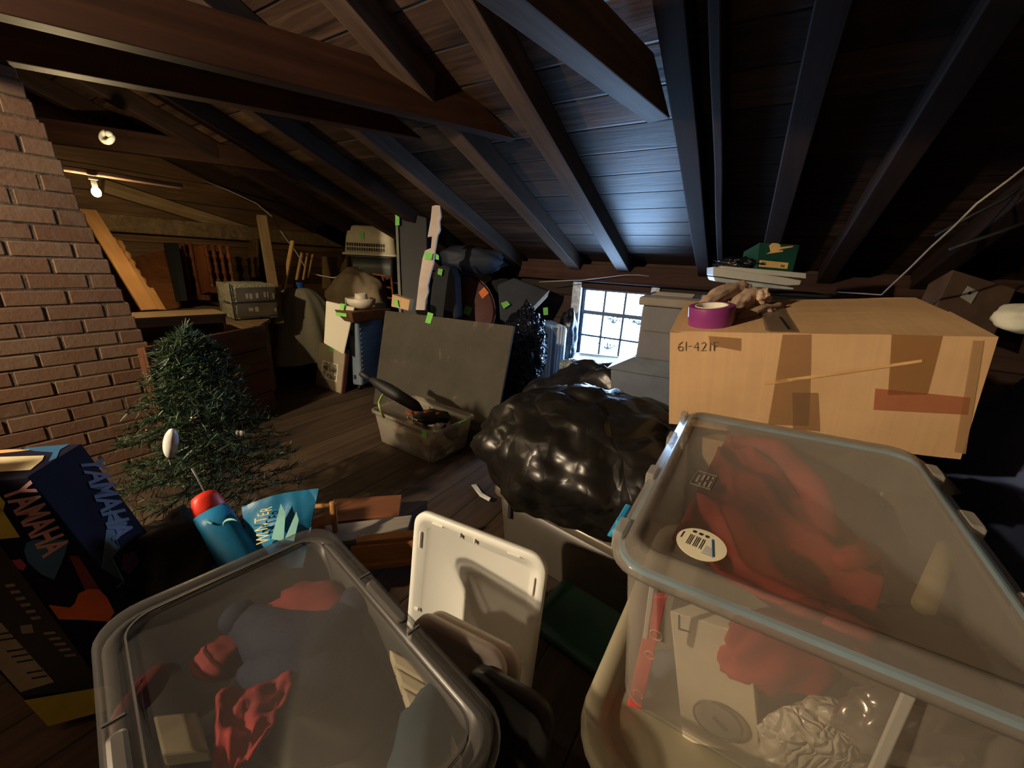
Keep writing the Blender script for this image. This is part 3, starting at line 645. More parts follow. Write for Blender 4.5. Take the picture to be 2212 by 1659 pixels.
# handwriting: 61-421F in marker
M_mark = mat('marker_ink', (.06,.035,.02), .7)
hw_ = {'6': [[(.75,1),(.3,.75),(.1,.3),(.3,0),(.75,.05),(.85,.35),(.5,.5),(.15,.35)]], '1': [[(.5,1),(.45,0)]], '-': [[(.1,.5),(.8,.55)]], '4': [[(.7,0),(.65,1),(.1,.35),(.9,.4)]], '2': [[(.15,.8),(.5,1),(.8,.75),(.5,.35),(.1,.02),(.9,.05)]], 'F': [[(.3,0),(.3,1),(.95,.95)],[(.3,.5),(.8,.5)]]}
for ch, x0 in zip('61-421F', (1463,1478,1486,1497,1513,1530,1538)):
    for st_ in hw_[ch]:
        hwid = 8 if ch == '1' else 10 if ch == '-' else 15
        pts_ = []
        for a_, b_ in st_:
            q_ = cf(x0+a_*hwid, 757-b_*19); q_.y -= .0022; pts_.append(q_)
        build('handwriting', MB().tube(pts_, .0009, 5), M_mark, t, label='marker handwriting')
# tape over the top seam with a dark split
build('top_packing_tape', MB().grid(lambda a, b_: pt(.36+a*.10, b_*.85, 1)+V((0,0,.0075)), 4, 4), frost('clear_tape_top', (.22,.17,.13), .3, .12, .3), t, solid=.0004)
build('torn_slit', MB().slab([pt(.435,.02,1)+V((0,0,.0085)), pt(.443,.02,1)+V((0,0,.0085)), pt(.43,.33,1)+V((0,0,.0085)), pt(.422,.33,1)+V((0,0,.0085))], (0,0,.0004)), M_black, t)
# what carries it
sup = MB(); g0 = (BL+BR)/2 + wv*.27; hh = min(BL.z, BR.z)-.02
Msu = frame(V((g0.x, g0.y, 0)), hz(u)); t5 = thing('cardboard_box', 'shadowed carton with torn flaps under the long taped box', 'cardboard box', Msu)
build('carton', MB().box((-.27,-.22,0),(.27,.22,hh-.02)), M_card, t5, bev=.006)
tf = MB()
for k in range(5): tf.hexa([(-.05+k*.07,-.235,hh-.10+.01*k),(.01+k*.07,-.24,hh-.10),(.01+k*.07,-.225,hh-.095),(-.05+k*.07,-.225,hh-.10),(-.06+k*.07,-.26,hh-.03),(.0+k*.07,-.27,hh-.02),(.0+k*.07,-.26,hh-.02),(-.06+k*.07,-.25,hh-.03)])
build('torn_flap', tf, M_card, t5)
# ------------------------------------------------------------------ things on the cardboard box
tn = ux3.cross(wv).normalized(); 
if tn.z < 0: tn = -tn
ptop = TL + tn*.006
tp = onp(1533, 690, ptop + tn*.0, tn); tp = onp(1533, 706, ptop, tn); rt = (onp(1586,700,ptop,tn)-onp(1481,700,ptop,tn)).length/2*.97
print('tape r', rt)
Mtp = frame(tp + hz(wv)*rt*.9, ux3, tn)
t = thing('tape_roll', 'shiny purple roll of tape on the long cardboard box', 'tape roll', Mtp)
ht = .062
build('tape', MB().lathe([(rt*.72,0),(rt,0),(rt,ht),(rt*.72,ht),(rt*.72,0)], n=48, cap=False), mat('purple_tape', (.22,.035,.17), .28, vs=1, var=.05), t, smooth=False, bev=.001)
build('core', MB().lathe([(rt*.66,.001),(rt*.72,.001),(rt*.72,ht+.001),(rt*.66,ht+.001),(rt*.66,.001)], n=48, cap=False), mat('pale_core', (.75,.72,.60), .7), t)
for o in t.children:
    for p_ in o.data.polygons: p_.use_smooth = True
    md = o.modifiers.get('bevel') or o.modifiers.new('e', 'EDGE_SPLIT')
def ont(px, py, up=0): return onp(px, py, ptop, tn) + tn*up
M_suede = mat('beige_suede', (.42,.29,.21), .85, bmp=.5, bs=18, vs=9, var=.2)
def bt(px, py, dd): return P(px, py, dd)
mb = MB().tube([bt(1512,668,1.30), bt(1535,650,1.33), bt(1565,632,1.36), bt(1595,624,1.38), bt(1622,626,1.38)], [.022,.030,.034,.032,.026], 12)
mb.tube([bt(1575,670,1.30), bt(1595,655,1.33), bt(1618,640,1.36), bt(1645,634,1.36)], [.020,.030,.036,.030], 12); mb.blob(bt(1640,640,1.35), (.042,.040,.032), 51, .15, sub=3)
item('work_glove', 'crumpled beige work glove arched behind the purple tape', 'glove', mb, M_suede)
mb = MB().tube([bt(1588,690,1.24), bt(1620,678,1.27), bt(1660,666,1.31), bt(1700,660,1.34)], [.012,.020,.020,.008], 12); mb.tube([bt(1650,674,1.28), bt(1680,670,1.30)], [.012,.010], 10)
mb.tube([bt(1585,680,1.26), bt(1598,672,1.28)], [.014,.010], 10)
item('work_glove', 'second beige work glove lying flat on the long cardboard box', 'glove', mb, M_suede)
# ------------------------------------------------------------------ 4. lid stack with green box behind the cardboard box
M_wl = mat('white_plastic', (.58,.58,.54), .35, var=.04)
def slabpx(name, label, cat, q, depth, away, mt, group=None, bev=.004):
    pts = [P(x, y, depth) for x, y in q]; mb = MB().slab(pts, away); c = sum(mb.v, V())/len(mb.v); mb.v = [v-c for v in mb.v]
    o = build(name, mb, mt, None, Matrix.Translation(c), bev=bev); return tag(o, label, cat, group)
aw = hz(V((.35,.9,0)))*.42
slabpx('container_lid', 'topmost white lid of the stack behind the beige gloves', 'lid', ((1558,574),(1742,590),(1742,602),(1555,584)), 2.0, aw, M_wl, 'stack of white lids')
slabpx('container_lid', 'thick middle white lid of the stack behind the beige gloves', 'lid', ((1540,576),(1700,600),(1732,606),(1728,616),(1700,617),(1540,596)), 1.96, aw, M_wl, 'stack of white lids')
slabpx('container_lid', 'lowest bluish white lid of the stack behind the beige gloves', 'lid', ((1541,598),(1700,619),(1716,622),(1714,626),(1640,621),(1545,608)), 1.98, aw, mat('bluish_white_plastic', (.45,.52,.55), .35), 'stack of white lids')
lb0 = P(1640, 625, 2.0); Mx = frame(V((lb0.x+.22, lb0.y+.26, 0)), hz(V((.9,-.35,0))))
t = thing('storage_tote', 'black tote holding up the stack of white lids', 'storage tote', Mx); tub(t, .5, .38, lb0.z-.012, .04, .1, M_black)
# green box standing on the lids
M_gb = mat('dark_green_card', (.010,.060,.045), .45); M_gold2 = mat('gold_foil_print', (.72,.48,.18), .45)
g = [P(x, y, 2.02) for x, y in ((1633,582),(1712,588),(1728,529),(1641,524))]
gx = (g[1]-g[0]); gy = (g[3]-g[0]); gnn = gx.cross(gy).normalized(); 
if gnn.dot(Fw) < 0: gnn = -gnn
Mg = Matrix((gx.normalized(), gnn, gx.normalized().cross(gnn))).transposed().to_4x4(); Mg.translation = g[0]
if (Mg.inverted() @ g[3]).z < 0: Mg = Matrix((gx.normalized(), gnn, -gx.normalized().cross(gnn))).transposed().to_4x4(); Mg.translation = g[0]
t = thing('product_box', 'dark green box with gold mark and gold label on the white lids', 'box', Mg)
gi = [Mg.inverted() @ p for p in g]
build('box_body', MB().slab([V((p.x, 0, p.z)) for p in gi], (0, .14, 0)), M_gb, t, bev=.002)
def gp(px, py): q_ = Mg.inverted() @ onp(px, py, g[0], gnn); return (q_.x, q_.z)
def gplate(name, pts, mt, off=.001): return build(name, MB().slab([V((x, -off-.0008, z)) for x, z in [gp(*p) for p in pts]], (0, .0008, 0)), mt, t)
gplate('gold_label', ((1641,562),(1703,568),(1700,581),(1639,576)), M_gold2)
gplate('label_print', ((1644,566),(1654,567),(1653,571),(1643,570)), mat('brown_print', (.20,.12,.05), .7), .002)
gplate('label_print', ((1686,572),(1695,573),(1694,578),(1685,577)), mat('brown_print', (.20,.12,.05), .7), .002)
gplate('gold_mark', ((1661,531),(1668,525),(1680,526),(1686,530),(1684,534),(1713,531),(1712,534),(1690,538),(1680,541),(1692,541),(1690,544),(1654,549),(1664,544),(1663,538)), M_gold2)
mb = MB().blob(P(1600,570,2.12), (.12,.10,.035), 61, .2, crease=.2); item('black_plastic_bag', 'small crumpled black bag on the white lids beside the green box', 'bag', mb, bagmat('black_bag_a', (.008,.009,.014), .2))
# ------------------------------------------------------------------ 5. vented white crate by the window
M_cr = mat('off_white_crate_plastic', (.14,.145,.16), .45, var=.06); M_crt = mat('cream_crate_trim', (.22,.20,.17), .45, var=.05)
zt_ = 1.17
ca = atz(1391, 640, zt_); cax = hz(V((.90,-.43,0))); cay = hz(ZZ.cross(cax)); Mcr = frame(V((ca.x, ca.y, 0)), cax)
t = thing('plastic_drawer_crate', 'off white plastic drawer unit with slotted top right of the window', 'drawer unit', Mcr)
WC, DC2 = .50, .42
build('upper_body', MB().hexa([(.005,0,.84),(WC,0,.84),(WC,DC2,.84),(.005,DC2,.84),(.0,0,zt_-.045),(WC,0,zt_-.045),(WC,DC2,zt_-.045),(0,DC2,zt_-.045)]), M_cr, t, bev=.01)
build('top_rim', MB().box((-.02,-.02,zt_-.045),(WC+.02,DC2+.02,zt_)), M_crt, t, bev=.008)
M_cslat = mat('grey_slotted_top', (.09,.085,.09), .5)
build('slotted_top', MB().box((0,.0,zt_),(WC,DC2,zt_+.008)), M_cslat, t)
for k in range(5):
    for xx in (.03, .27): build('slot_edge', MB().box((xx, .04+k*.075, zt_+.008), (xx+.2, .052+k*.075, zt_+.013)), M_crt, t)
build('lower_drawer', MB().hexa([(-.07,-.10,.50),(WC,-.10,.50),(WC,DC2,.50),(-.07,DC2,.50),(-.10,-.12,.80),(WC,-.12,.80),(WC,DC2,.80),(-.10,DC2,.80)]), mat('bluish_drawer_plastic', (.13,.155,.20), .4), t, bev=.01)
build('drawer_lip', MB().hexa([(-.12,-.14,.79),(WC,-.14,.79),(WC,DC2,.79),(-.12,DC2,.79),(-.005,-.01,.845),(WC,-.01,.845),(WC,DC2,.845),(-.005,DC2,.845)]), mat('blue_white_plastic', (.16,.19,.24), .4), t, bev=.006)
build('base', MB().box((-.06,-.09,0),(WC,DC2,.50)), M_cr, t, bev=.01)
build('drawer_groove', MB().box((.02,-.003,.99),(.25,0.0,.996)).box((.2,-.003,1.07),(.42,0.0,1.077)), M_cslat, t)
# ------------------------------------------------------------------ 6. brown tote and black bags
zt3 = .33
a = atz(1060, 1048, zt3); b_ = atz(1345, 1196, zt3); tx = hz(b_-a); ty = hz(ZZ.cross(tx)); LT = (b_-a).length+.12; WT = .42
M_taupe = mat('taupe_tote_plastic', (.060,.052,.042), .35, var=.06); M_taupel = mat('taupe_lid_plastic', (.13,.11,.08), .28, .2, var=.05)
cc_ = a + tx*LT/2 + ty*WT/2; Mt4 = frame(V((cc_.x, cc_.y, 0)), tx)
t = thing('storage_tote', 'taupe tote with rounded lid under the big black bag', 'storage tote', Mt4)
tub(t, LT-.04, WT-.04, zt3-.02, .04, .10, M_taupe, rimw=.008)
build('lid', MB().loft([(LT-.004, WT-.004, .05, -.022), (LT, WT, .05, -.018), (LT, WT, .05, .0), (LT-.006, WT-.006, .05, .010), (LT-.022, WT-.022, .045, .018), (LT-.05, WT-.05, .04, .020)], False, True), M_taupel, t, Matrix.Translation((0,0,zt3-.015)), smooth=True)
build('handle_slot', MB().box((-LT/2+.10,-WT/2+.010,zt3-.13),(-LT/2+.115,-WT/2+.020,zt3-.04)), M_black, t)
M_bag = bagmat('black_garbage_bag', (.009,.008,.007), .34, .55, 3.0); M_bag2 = bagmat('black_garbage_bag_dull', (.012,.012,.015), .34, .5, 2.6)
MR = Matrix.Rotation(math.atan2(tx.y, tx.x), 4, 'Z')
c = atz(1235, 1010, .46); print('bag', c)
mb = MB().blob(V((.35, 1.53, .53)), (.52,.40,.26), 76, .06, 1.1, 5, .78, .085, MR)
item('garbage_bag', 'big shiny black garbage bag resting on the taupe tote', 'garbage bag', mb, M_bag)
c = P(1290, 880, 2.25)
mb = MB().blob(V((.52, 2.28, .36)), (.46,.32,.38), 72, .10, 1.1, 5, .95, .08, MR)
item('garbage_bag', 'large dull black garbage bag behind the shiny one, below the window', 'garbage bag', mb, M_bag2)
mb = MB().blob(V((.60, 1.22, .40)), (.10,.12,.38), 73, .12, 2.2, 4, .95, .10)
item('garbage_bag', 'black garbage bag tucked under the left end of the long cardboard box', 'garbage bag', mb, M_bag2)
mb = MB()
for k in range(5): mb.blob(P(1408+k*7, 945-(k%3)*7, 1.50), (.012,.008,.012), 74+k, .2, sub=2)
item('cellophane_scrap', 'glinting crumpled cellophane between the black bags and the clear box', 'scrap', mb, mat('cellophane', (.30,.29,.24), .12))
# paper slip
mb = MB().slab([atz(1018,1048,.012), atz(1028,1046,.012), atz(1042,1066,.012), atz(1060,1076,.03), atz(1056,1083,.02), atz(1036,1072,.01)], ZZ*.002)
item('paper_slip', 'torn slip of white paper on the floor beside the taupe tote', 'paper', mb, M_wl, False)
# green tote lid low between
g0 = atz(1262, 1372, .06); Mgl = frame(V((g0.x+.05, g0.y+.06, 0)), tx)
t = thing('green_tote', 'dark green tote lid low on the floor below the taupe tote', 'storage tote', Mgl)
build('lid', MB().loft(lidprof(.42,.30,.05,.03), True, True), mat('dark_green_plastic', (.018,.065,.05), .5), t, Matrix.Translation((0,0,.01)), smooth=True)
# ------------------------------------------------------------------ 7. lids leaning in the middle
def leaning_lid(name, label, TLp, TRp, dep, ud, hgt, lean_, mt, r=.05, ridge=True, rib=True):
    a = P(*TLp, dep); ud = hz(V(ud)); nn = hz(V((ud.y, -ud.x, 0)))   # faces the camera side
    if nn.dot(V((0,-1,0))) < 0: nn = -nn
    b_ = onp(TRp[0], TRp[1], a, nn); Wd = (b_-a).dot(ud)
    dn = (-ZZ*math.cos(lean_) + nn*math.sin(lean_)); face = ud.cross(-dn); 
    Mx = Matrix((ud, -dn, ud.cross(-dn))).transposed().to_4x4(); Mx.translation = a + ud*Wd/2 + dn*hgt/2
    if Mx.to_3x3().col[2].dot(nn) < 0: Mx = Matrix((-ud, -dn, (-ud).cross(-dn))).transposed().to_4x4(); Mx.translation = a + ud*Wd/2 + dn*hgt/2
    t = thing(name, label, 'lid', Mx)
    L_, W_ = Wd, hgt
    prof = [(L_-.006, W_-.006, r, -.012), (L_, W_, r, -.010), (L_, W_, r, .006), (L_-.006, W_-.006, r, .010), (L_-.045, W_-.045, r*.8, .010), (L_-.055, W_-.055, r*.7, .004), (L_-.085, W_-.085, r*.55, .004), (L_-.09, W_-.09, r*.5, .0)]
    build('panel', MB().loft(prof, True, True), mt, t, smooth=True)
    if rib:
        q_ = [((x-.002, W_/2-.034, .004), (x+.002, W_/2-.018, .016)) for x in (-.05, .0)] + [((x-.02, W_/2-.025, .008), (x+.02, W_/2-.020, .013)) for x in (-L_*.30, L_*.28)]
        for s in (-1, 1): q_ += [((s*(L_/2-.03)-.002, W_*.28, .006), (s*(L_/2-.03)+.002, W_*.38, .013)), ((s*(L_/2-.035)-.008, -W_*.12, .006), (s*(L_/2-.035)+.008, -W_*.10, .012))]
        for a_, b_ in q_: build('lid_rib', MB().box(a_, b_), mt, t, bev=.0015)
    return t
M_wlid = mat('white_lid_plastic', (.82,.83,.78), .38, vs=2, var=.03); M_blid = mat('beige_lid_plastic', (.78,.68,.60), .4, vs=2, var=.04); M_dlid = mat('charcoal_lid_plastic', (.055,.052,.050), .4)
leaning_lid('container_lid', 'large bright white lid standing upright in the middle', (900,1097), (1187,1200), 1.22, (.90,-.42,0), .56, math.radians(8), M_wlid)
leaning_lid('container_lid', 'beige lid with brown spots leaning in front of the white lid', (925,1310), (1133,1372), 1.0, (.90,-.42,0), .50, math.radians(14), M_blid, rib=False)
leaning_lid('container_lid', 'smaller pale beige lid leaning against the spotted beige lid', (900,1315), (1102,1370), .96, (.90,-.42,0), .46, math.radians(14), M_blid, rib=False)
leaning_lid('container_lid', 'charcoal grey lid leaning low beside the smoky tub', (1015,1425), (1207,1478), .86, (.90,-.42,0), .42, math.radians(10), M_dlid, rib=False)
# ------------------------------------------------------------------ 8. boards on the floor behind the tub
def fboard(name, label, q, z, th, mt, cat='board'):
    pts = [atz(x, y, z) for x, y in q]; mb = MB().slab(pts, -ZZ*th); c = sum(mb.v, V())/len(mb.v); dx = hz(pts[1]-pts[0]); Mx = frame(c, dx); Mi = Mx.inverted(); mb.v = [Mi @ v for v in mb.v]
    o = build(name, mb, mt, None, Mx, bev=.003); return tag(o, label, cat)
M_rb = wood('reddish_board', (.14,.05,.025), (.28,.12,.06), 0, .7, .45, .1); M_gyb = wood('greyed_board', (.16,.14,.12), (.42,.38,.33), 0, .8, .6, .2); M_ob = wood('orange_pine', (.30,.13,.035), (.52,.26,.085), 0, .7, .45, .1)
fboard('wooden_board', 'reddish brown board lying on the floor behind the smoky tub', ((720,1078),(868,1068),(862,1112),(715,1128)), .10, .02, M_rb)
fboard('wooden_board', 'grey weathered board in front of the reddish board', ((700,1135),(890,1112),(878,1152),(720,1172)), .13, .02, M_gyb)
fboard('wooden_board', 'dark red board under the blue gift bag', ((640,1120),(760,1100),(740,1160),(630,1185)), .07, .02, M_rb)
qa = [atz(x, y, .16) for x, y in ((770,1166),(930,1150),(930,1166),(780,1176))]
t = thing('pine_box', 'orange pine drawer front lying left of the white lid', 'drawer', frame(qa[0], hz(qa[1]-qa[0])))
build('top_edge', MB().box((0,-.015,-.02),(.36,.03,0)), M_ob, t, bev=.003); build('front_panel', MB().box((-.02,-.03,-.10),(.36,-.016,-.015)), M_ob, t, bev=.003); build('bottom_edge', MB().box((-.03,-.045,-.125),(.36,-.0,-.10)), M_ob, t, bev=.003)
tb = P(672,1094,1.62); t_ = thing('wooden_peg', 'small orange wooden peg with crossbar above the tub corner', 'peg', Matrix.Translation(tb))
build('crossbar', MB().tube([V((0,0,0)), P(716,1092,1.62)-tb], [.010,.010], 12), M_ob, t_, smooth=True)
build('peg', MB().tube([P(717,1083,1.62)-tb, P(719,1092,1.62)-tb, P(725,1150,1.62)-tb], [.011,.014,.011], 12), M_ob, t_, smooth=True)
# ------------------------------------------------------------------ 9. gift wrap
M_giftb = mat('bright_blue_gift_paper', (.012,.19,.40), .45, vs=5, var=.15, bmp=.4, bs=10); M_giftr = mat('bright_red_gift_paper', (.80,.035,.018), .45, vs=5, var=.1); M_pt = mat('pale_teal_print', (.22,.52,.50), .5); M_yl = mat('yellow_print', (.80,.75,.28), .5)
dg = 1.30
def gpP(x, y, k=0): return P(x, y, dg+k)
a = gpP(452,1100); t = thing('wrapped_gift', 'blue wrapped gift roll with a red top beside the tree', 'gift', Matrix.Translation(a))
ax_ = (gpP(530,1215,-.03)-gpP(448,1085)).normalized()
R1 = .052
b0 = gpP(455,1106)-a; b1 = gpP(540,1240,-.03)-a; mm = frame(V((0,0,0)), ax_)
def rollring(c, r, n=14, seed=0): 
    x_ = ax_.cross(ZZ).normalized(); y_ = ax_.cross(x_); return [c + (x_*math.cos(2*math.pi*k/n)*r*1.0 + y_*math.sin(2*math.pi*k/n)*r*.75)*(1+.08*noise.noise(V((k*.9, seed, 0)))) for k in range(n)]
build('blue_wrap', MB().rings([rollring(b0.lerp(b1, s_), R1*(1+.12*s_), seed=s_*3) for s_ in (0,.2,.4,.41,.6,.8,1)]), M_giftb, t, smooth=True)
r0 = gpP(440,1072)-a
build('red_wrap', MB().rings([rollring(r0.lerp(b0, s_), rr_, seed=s_*3) for s_, rr_ in ((-.15,.022),(-.05,.036),(.3,.044),(.8,.048),(1.4,.046))]), M_giftr, t, smooth=True)
mn = MB(); cM = gpP(500,1134,-.052)-a
pts_ = []
for k in range(13):
    a_ = math.radians(200-k*15*.9); pts_.append(cM + XI*.026*math.cos(a_) + YI*.018*math.sin(a_))
mn.tube(pts_, [.0006+.004*math.sin(math.pi*k/12) for k in range(13)], 6); build('fleck_print', MB().tube([gpP(446,1127,-.05)-a, gpP(458,1131,-.05)-a], [.004,.003], 6), M_pt, t)
build('moon_print', mn, M_pt, t, smooth=True)
build('gift_stick', MB().tube([gpP(415,1012,.02)-a, gpP(425,1030,.01)-a, gpP(441,1062)-a], [.004,.003,.002], 6), mat('silver_stick', (.5,.5,.5), .3, .8), t)
# blue bag
bp = [gpP(522,1095,.04), gpP(600,1066,.08), gpP(640,1050,.10), gpP(688,1055,.12), gpP(660,1130,.06), gpP(655,1165,.04), gpP(560,1250,0), gpP(545,1160,.0)]
cb = sum(bp, V())/8; bn = (bp[0]-cb).cross(bp[3]-cb).normalized(); 
if bn.dot(Fw) > 0: bn = -bn
t = thing('gift_bag', 'crumpled blue gift bag with pale tree print and yellow lettering', 'gift bag', Matrix.Translation(cb))
def bagf(u_, v2):
    top = bp[0].lerp(bp[3], u_) + YI*.012*math.sin(math.pi*u_); bot = bp[7].lerp(bp[5], u_) - YI*.10
    return top.lerp(bot, v2) - cb
def bagsurf(u_, v2, side):
    p_ = bagf(u_, v2); bulge = .022*math.sin(math.pi*u_)*math.sin(math.pi*min(1, v2+.05))*side
    return p_ - Fw*0 + bn*(bulge + .008*noise.noise(V((u_*5, v2*4, 1)))*side + .006*math.sin(v2*9+u_*5)*(side > 0))
mb = MB().grid(lambda u_, v2: bagsurf(u_, v2, 1), 20, 16); mb.grid(lambda u_, v2: bagsurf(u_, v2, -1.2), 20, 16)
build('bag_body', mb, M_giftb, t, smooth=True)
def onbag(px, py): d = ray(px, py); p_ = onp(px, py, cb, bn); return p_ - cb + bn*.030
tr = MB().slab([onbag(*p_) for p_ in ((612,1090),(622,1110),(618,1170),(592,1165))], bn*.0006); tr.slab([onbag(*p_) for p_ in ((645,1107),(650,1125),(640,1170),(620,1166))], bn*.0006)
build('tree_print', tr, M_pt, t)
for ch, (x0, y0, x1, y1) in zip('WINTER', ((560,1158,592,1170),(560,1149,590,1157),(556,1134,588,1146),(556,1119,586,1130),(562,1108,590,1117),(568,1098,597,1107))):
    cc2 = onbag((x0+x1)/2, (y0+y1)/2); xd = (onbag((x0+x1)/2, y0)-onbag((x0+x1)/2, y1)); yd = (onbag(x0, (y0+y1)/2)-onbag(x1, (y0+y1)/2))
    xv = xd.normalized(); yv = (yd - xv*yd.dot(xv)).normalized(); ML = Matrix((xv, yv, xv.cross(yv))).transposed().to_4x4(); ML.translation = cc2
    build('bag_lettering', text_mb(ch, yd.length*1.25, ML, .0005, 0, min(1.6, xd.length/(yd.length*.75))), M_yl, t)
# ------------------------------------------------------------------ 10. christmas tree
tx0 = atz(450, 1180, 0); print('tree', tx0)
tx0 = V((tx0.x+.04, tx0.y+.06, 0)); t = thing('christmas_tree', 'small artificial green christmas tree beside the chimney', 'christmas tree', Matrix.Translation((tx0.x, tx0.y, 0)))
build('trunk', MB().tube([(0,0,0),(0,0,1.0)], [.014,.006], 8), mat('tree_wire', (.05,.045,.03), .6), t)
build('stand', MB().box((-.16,-.015,0),(.16,.015,.03)).box((-.015,-.16,.0),(.015,.16,.03)), M_black, t)
rnd = random.Random(11); nd = MB(); br = MB(); HT = .99
def needle(p, d, l):
    s = d.cross(V((rnd.random(), rnd.random(), rnd.random()))).normalized()*.0020
    nd.add([p-s, p+s, p+d*l+s*.4, p+d*l-s*.4], [(0,1,2,3)])
for i in range(210):
    h_ = .16 + (HT-.18)*(i/210)**.92; R_ = .40*(1-(h_-.12)/(HT-.02))**.85*rnd.uniform(.75, 1.08)+.02; a_ = i*2.39996
    dr_ = V((math.cos(a_), math.sin(a_), rnd.uniform(.1, .45))).normalized(); p0 = V((0,0,h_)); pts_ = [p0 + dr_*R_*s_ + ZZ*(-.06*s_*s_) for s_ in (0,.35,.7,1)]
    br.tube(pts_, [.003,.0025,.002,.001], 4)
    for k in range(95):
        s_ = rnd.uniform(.12, 1.03); ii = min(2, int(s_*3)); p_ = pts_[ii].lerp(pts_[ii+1], min(1, s_*3-ii))
        d_ = (dr_*.8 + V((rnd.gauss(0,1), rnd.gauss(0,1), rnd.gauss(0,1))).normalized()).normalized(); needle(p_, d_, rnd.uniform(.025,.045))
for k in range(120):
    d_ = (ZZ*.9 + V((rnd.gauss(0,.6), rnd.gauss(0,.6), 0))).normalized(); needle(V((0,0,HT-.14+rnd.random()*.14)), d_, .05)
mn_, nt, b = nodes('pine_needles'); gi_ = N(nt, 'ShaderNodeNewGeometry'); nt.links.new(ramp(nt, gi_.outputs['Random Per Island'], [(0, (.012,.030,.014)), (.75, (.042,.092,.042)), (.95, (.12,.18,.10)), (1, (.40,.44,.36))]), b.inputs['Base Color']); b.inputs['Roughness'].default_value = .5
build('needles', nd, mn_, t); build('branches', br, mat('branch_wire', (.03,.035,.02), .7), t)
def orn(name, label, px, dp, mb, mt):
    o = build(name, mb, mt, None, Matrix.Translation(P(*px, dp)), smooth=True); return tag(o, label, 'ornament')
tdep = (V((tx0.x, tx0.y, .5))-CAM).dot(Fw)
Mrot = Matrix((XI*.9-YI*.2, Fw, YI)).transposed().to_4x4()
ob = MB().blob((0,0,0), (.024,.022,.060), 1, .01, sub=4); ob.v = [V((v.x+.25*v.z, v.y, v.z)) for v in ob.v]
orn('egg_ornament', 'long white egg shaped ornament hanging on the tree', (369,958), tdep-.25, ob, mat('white_ornament', (.80,.80,.78), .3))
orn('ball_ornament', 'tiny silver ball near the top left of the tree', (358,816), tdep-.10, MB().blob((0,0,0), (.012,)*3, 1, 0, sub=3), mat('silver_ball', (.8,.7,.6), .1, 1))
orn('ball_ornament', 'tiny gold ball left of the white egg ornament', (318,930), tdep-.2, MB().blob((0,0,0), (.006,)*3, 1, 0, sub=3), mat('gold_ball', (.8,.5,.2), .2, 1))
orn('ball_ornament', 'tiny gold bead in the middle of the tree', (417,903), tdep-.33, MB().blob((0,0,0), (.008,)*3, 1, 0, sub=3), mat('gold_ball_b', (.8,.6,.25), .2, 1))
orn('foil_ornament', 'small white square ornament at the right side of the tree', (519,937), tdep-.05, MB().box((-.018,-.002,-.012),(.018,.002,.014)), mat('white_foil', (.7,.7,.66), .35))
mb = MB().blob(V((-1.12,1.08,.17)), (.20,.17,.24), 91, .12, 1.8, 4, .72, .08); item('garbage_bag', 'matte black bag in the shadow between the keyboard box and the tree', 'garbage bag', mb, mat('dull_black_bag', (.006,.006,.007), .7))
# ------------------------------------------------------------------ 11. keyboard box
hy = .70
TFR = atz(60, 1030, hy); BFR0 = P(262, 1350, 1)
BFL = atz(105, 1570, .02)
wy = .33
wd = hz(V((.93,.36,0))); 
BFR = BFL + wd*wy; 
TFL = TFR - wd*wy; bdir = hz(V((-.32,.95,0)))*.20
print('yam', TFR, BFR, (TFR-BFR).length)
def ya(): return [BFL, BFR, BFR+bdir, BFL+bdir, TFL, TFR, TFR+bdir, TFL+bdir]
yx = wd; yz = (TFR-BFR).normalized(); yy = yz.cross(yx).normalized(); yx2 = yy.cross(yz).normalized()
My = Matrix((yx2, yy, yz)).transposed().to_4x4(); My.translation = BFL; Myi = My.inverted()
t = thing('keyboard_box', 'dark patterned keyboard carton standing at the left edge', 'cardboard box', My)
lp_ = [Myi @ p_ for p_ in ya()]
M_ybox = mat('dark_violet_print', (.008,.007,.022), .75, spec=.12, vs=3); M_navyb = mat('deep_blue_print', (.008,.012,.05), .35, vs=3)
build('carton', MB().hexa(lp_), M_ybox, t, bev=.003)
FO, FX, FZ = lp_[0], lp_[1]-lp_[0], lp_[4]-lp_[0]; fnl = FX.cross(FZ).normalized()
if (My.to_3x3() @ fnl).dot(Fw) > 0: fnl = -fnl
SO, SX, SZ = lp_[1], lp_[2]-lp_[1], lp_[5]-lp_[1]; snl = SX.cross(SZ).normalized()
if snl.x < 0: snl = -snl
TO, TX, TY = lp_[4], lp_[5]-lp_[4], lp_[7]-lp_[4]; tnl = TX.cross(TY).normalized()
if tnl.z < 0: tnl = -tnl
def face(O, X, Y, nl): return lambda a, b2, off=.001: O + X*a + Y*b2 + nl*off
F1, S1, T1 = face(FO, FX, FZ, fnl), face(SO, SX, SZ, snl), face(TO, TX, TY, tnl)
def pl_(name, Fc, pts, mt, off=.001, nl=None): nl = nl or (fnl if Fc is F1 else snl if Fc is S1 else tnl); return build(name, MB().slab([Fc(a, b2, off) for a, b2 in pts], nl*.0004), mt, t)
M_yel = mat('yellow_print_card', (.60,.52,.06), .45); M_blu = mat('blue_print_card', (.03,.13,.28), .4); M_orr = mat('orange_print_card', (.75,.14,.03), .4)
M_pk = mat('pink_print_card', (.60,.34,.32), .5); M_kw = mat('key_white', (.42,.38,.26), .5); M_kb = mat('key_black', (.012,.010,.010), .4); M_cw = mat('cream_print', (.70,.60,.35), .5); M_tan = mat('tan_print', (.70,.38,.15), .5)
M_mag = mat('magenta_print', (.30,.04,.10), .5); M_grp = mat('grey_print', (.28,.25,.20), .5)
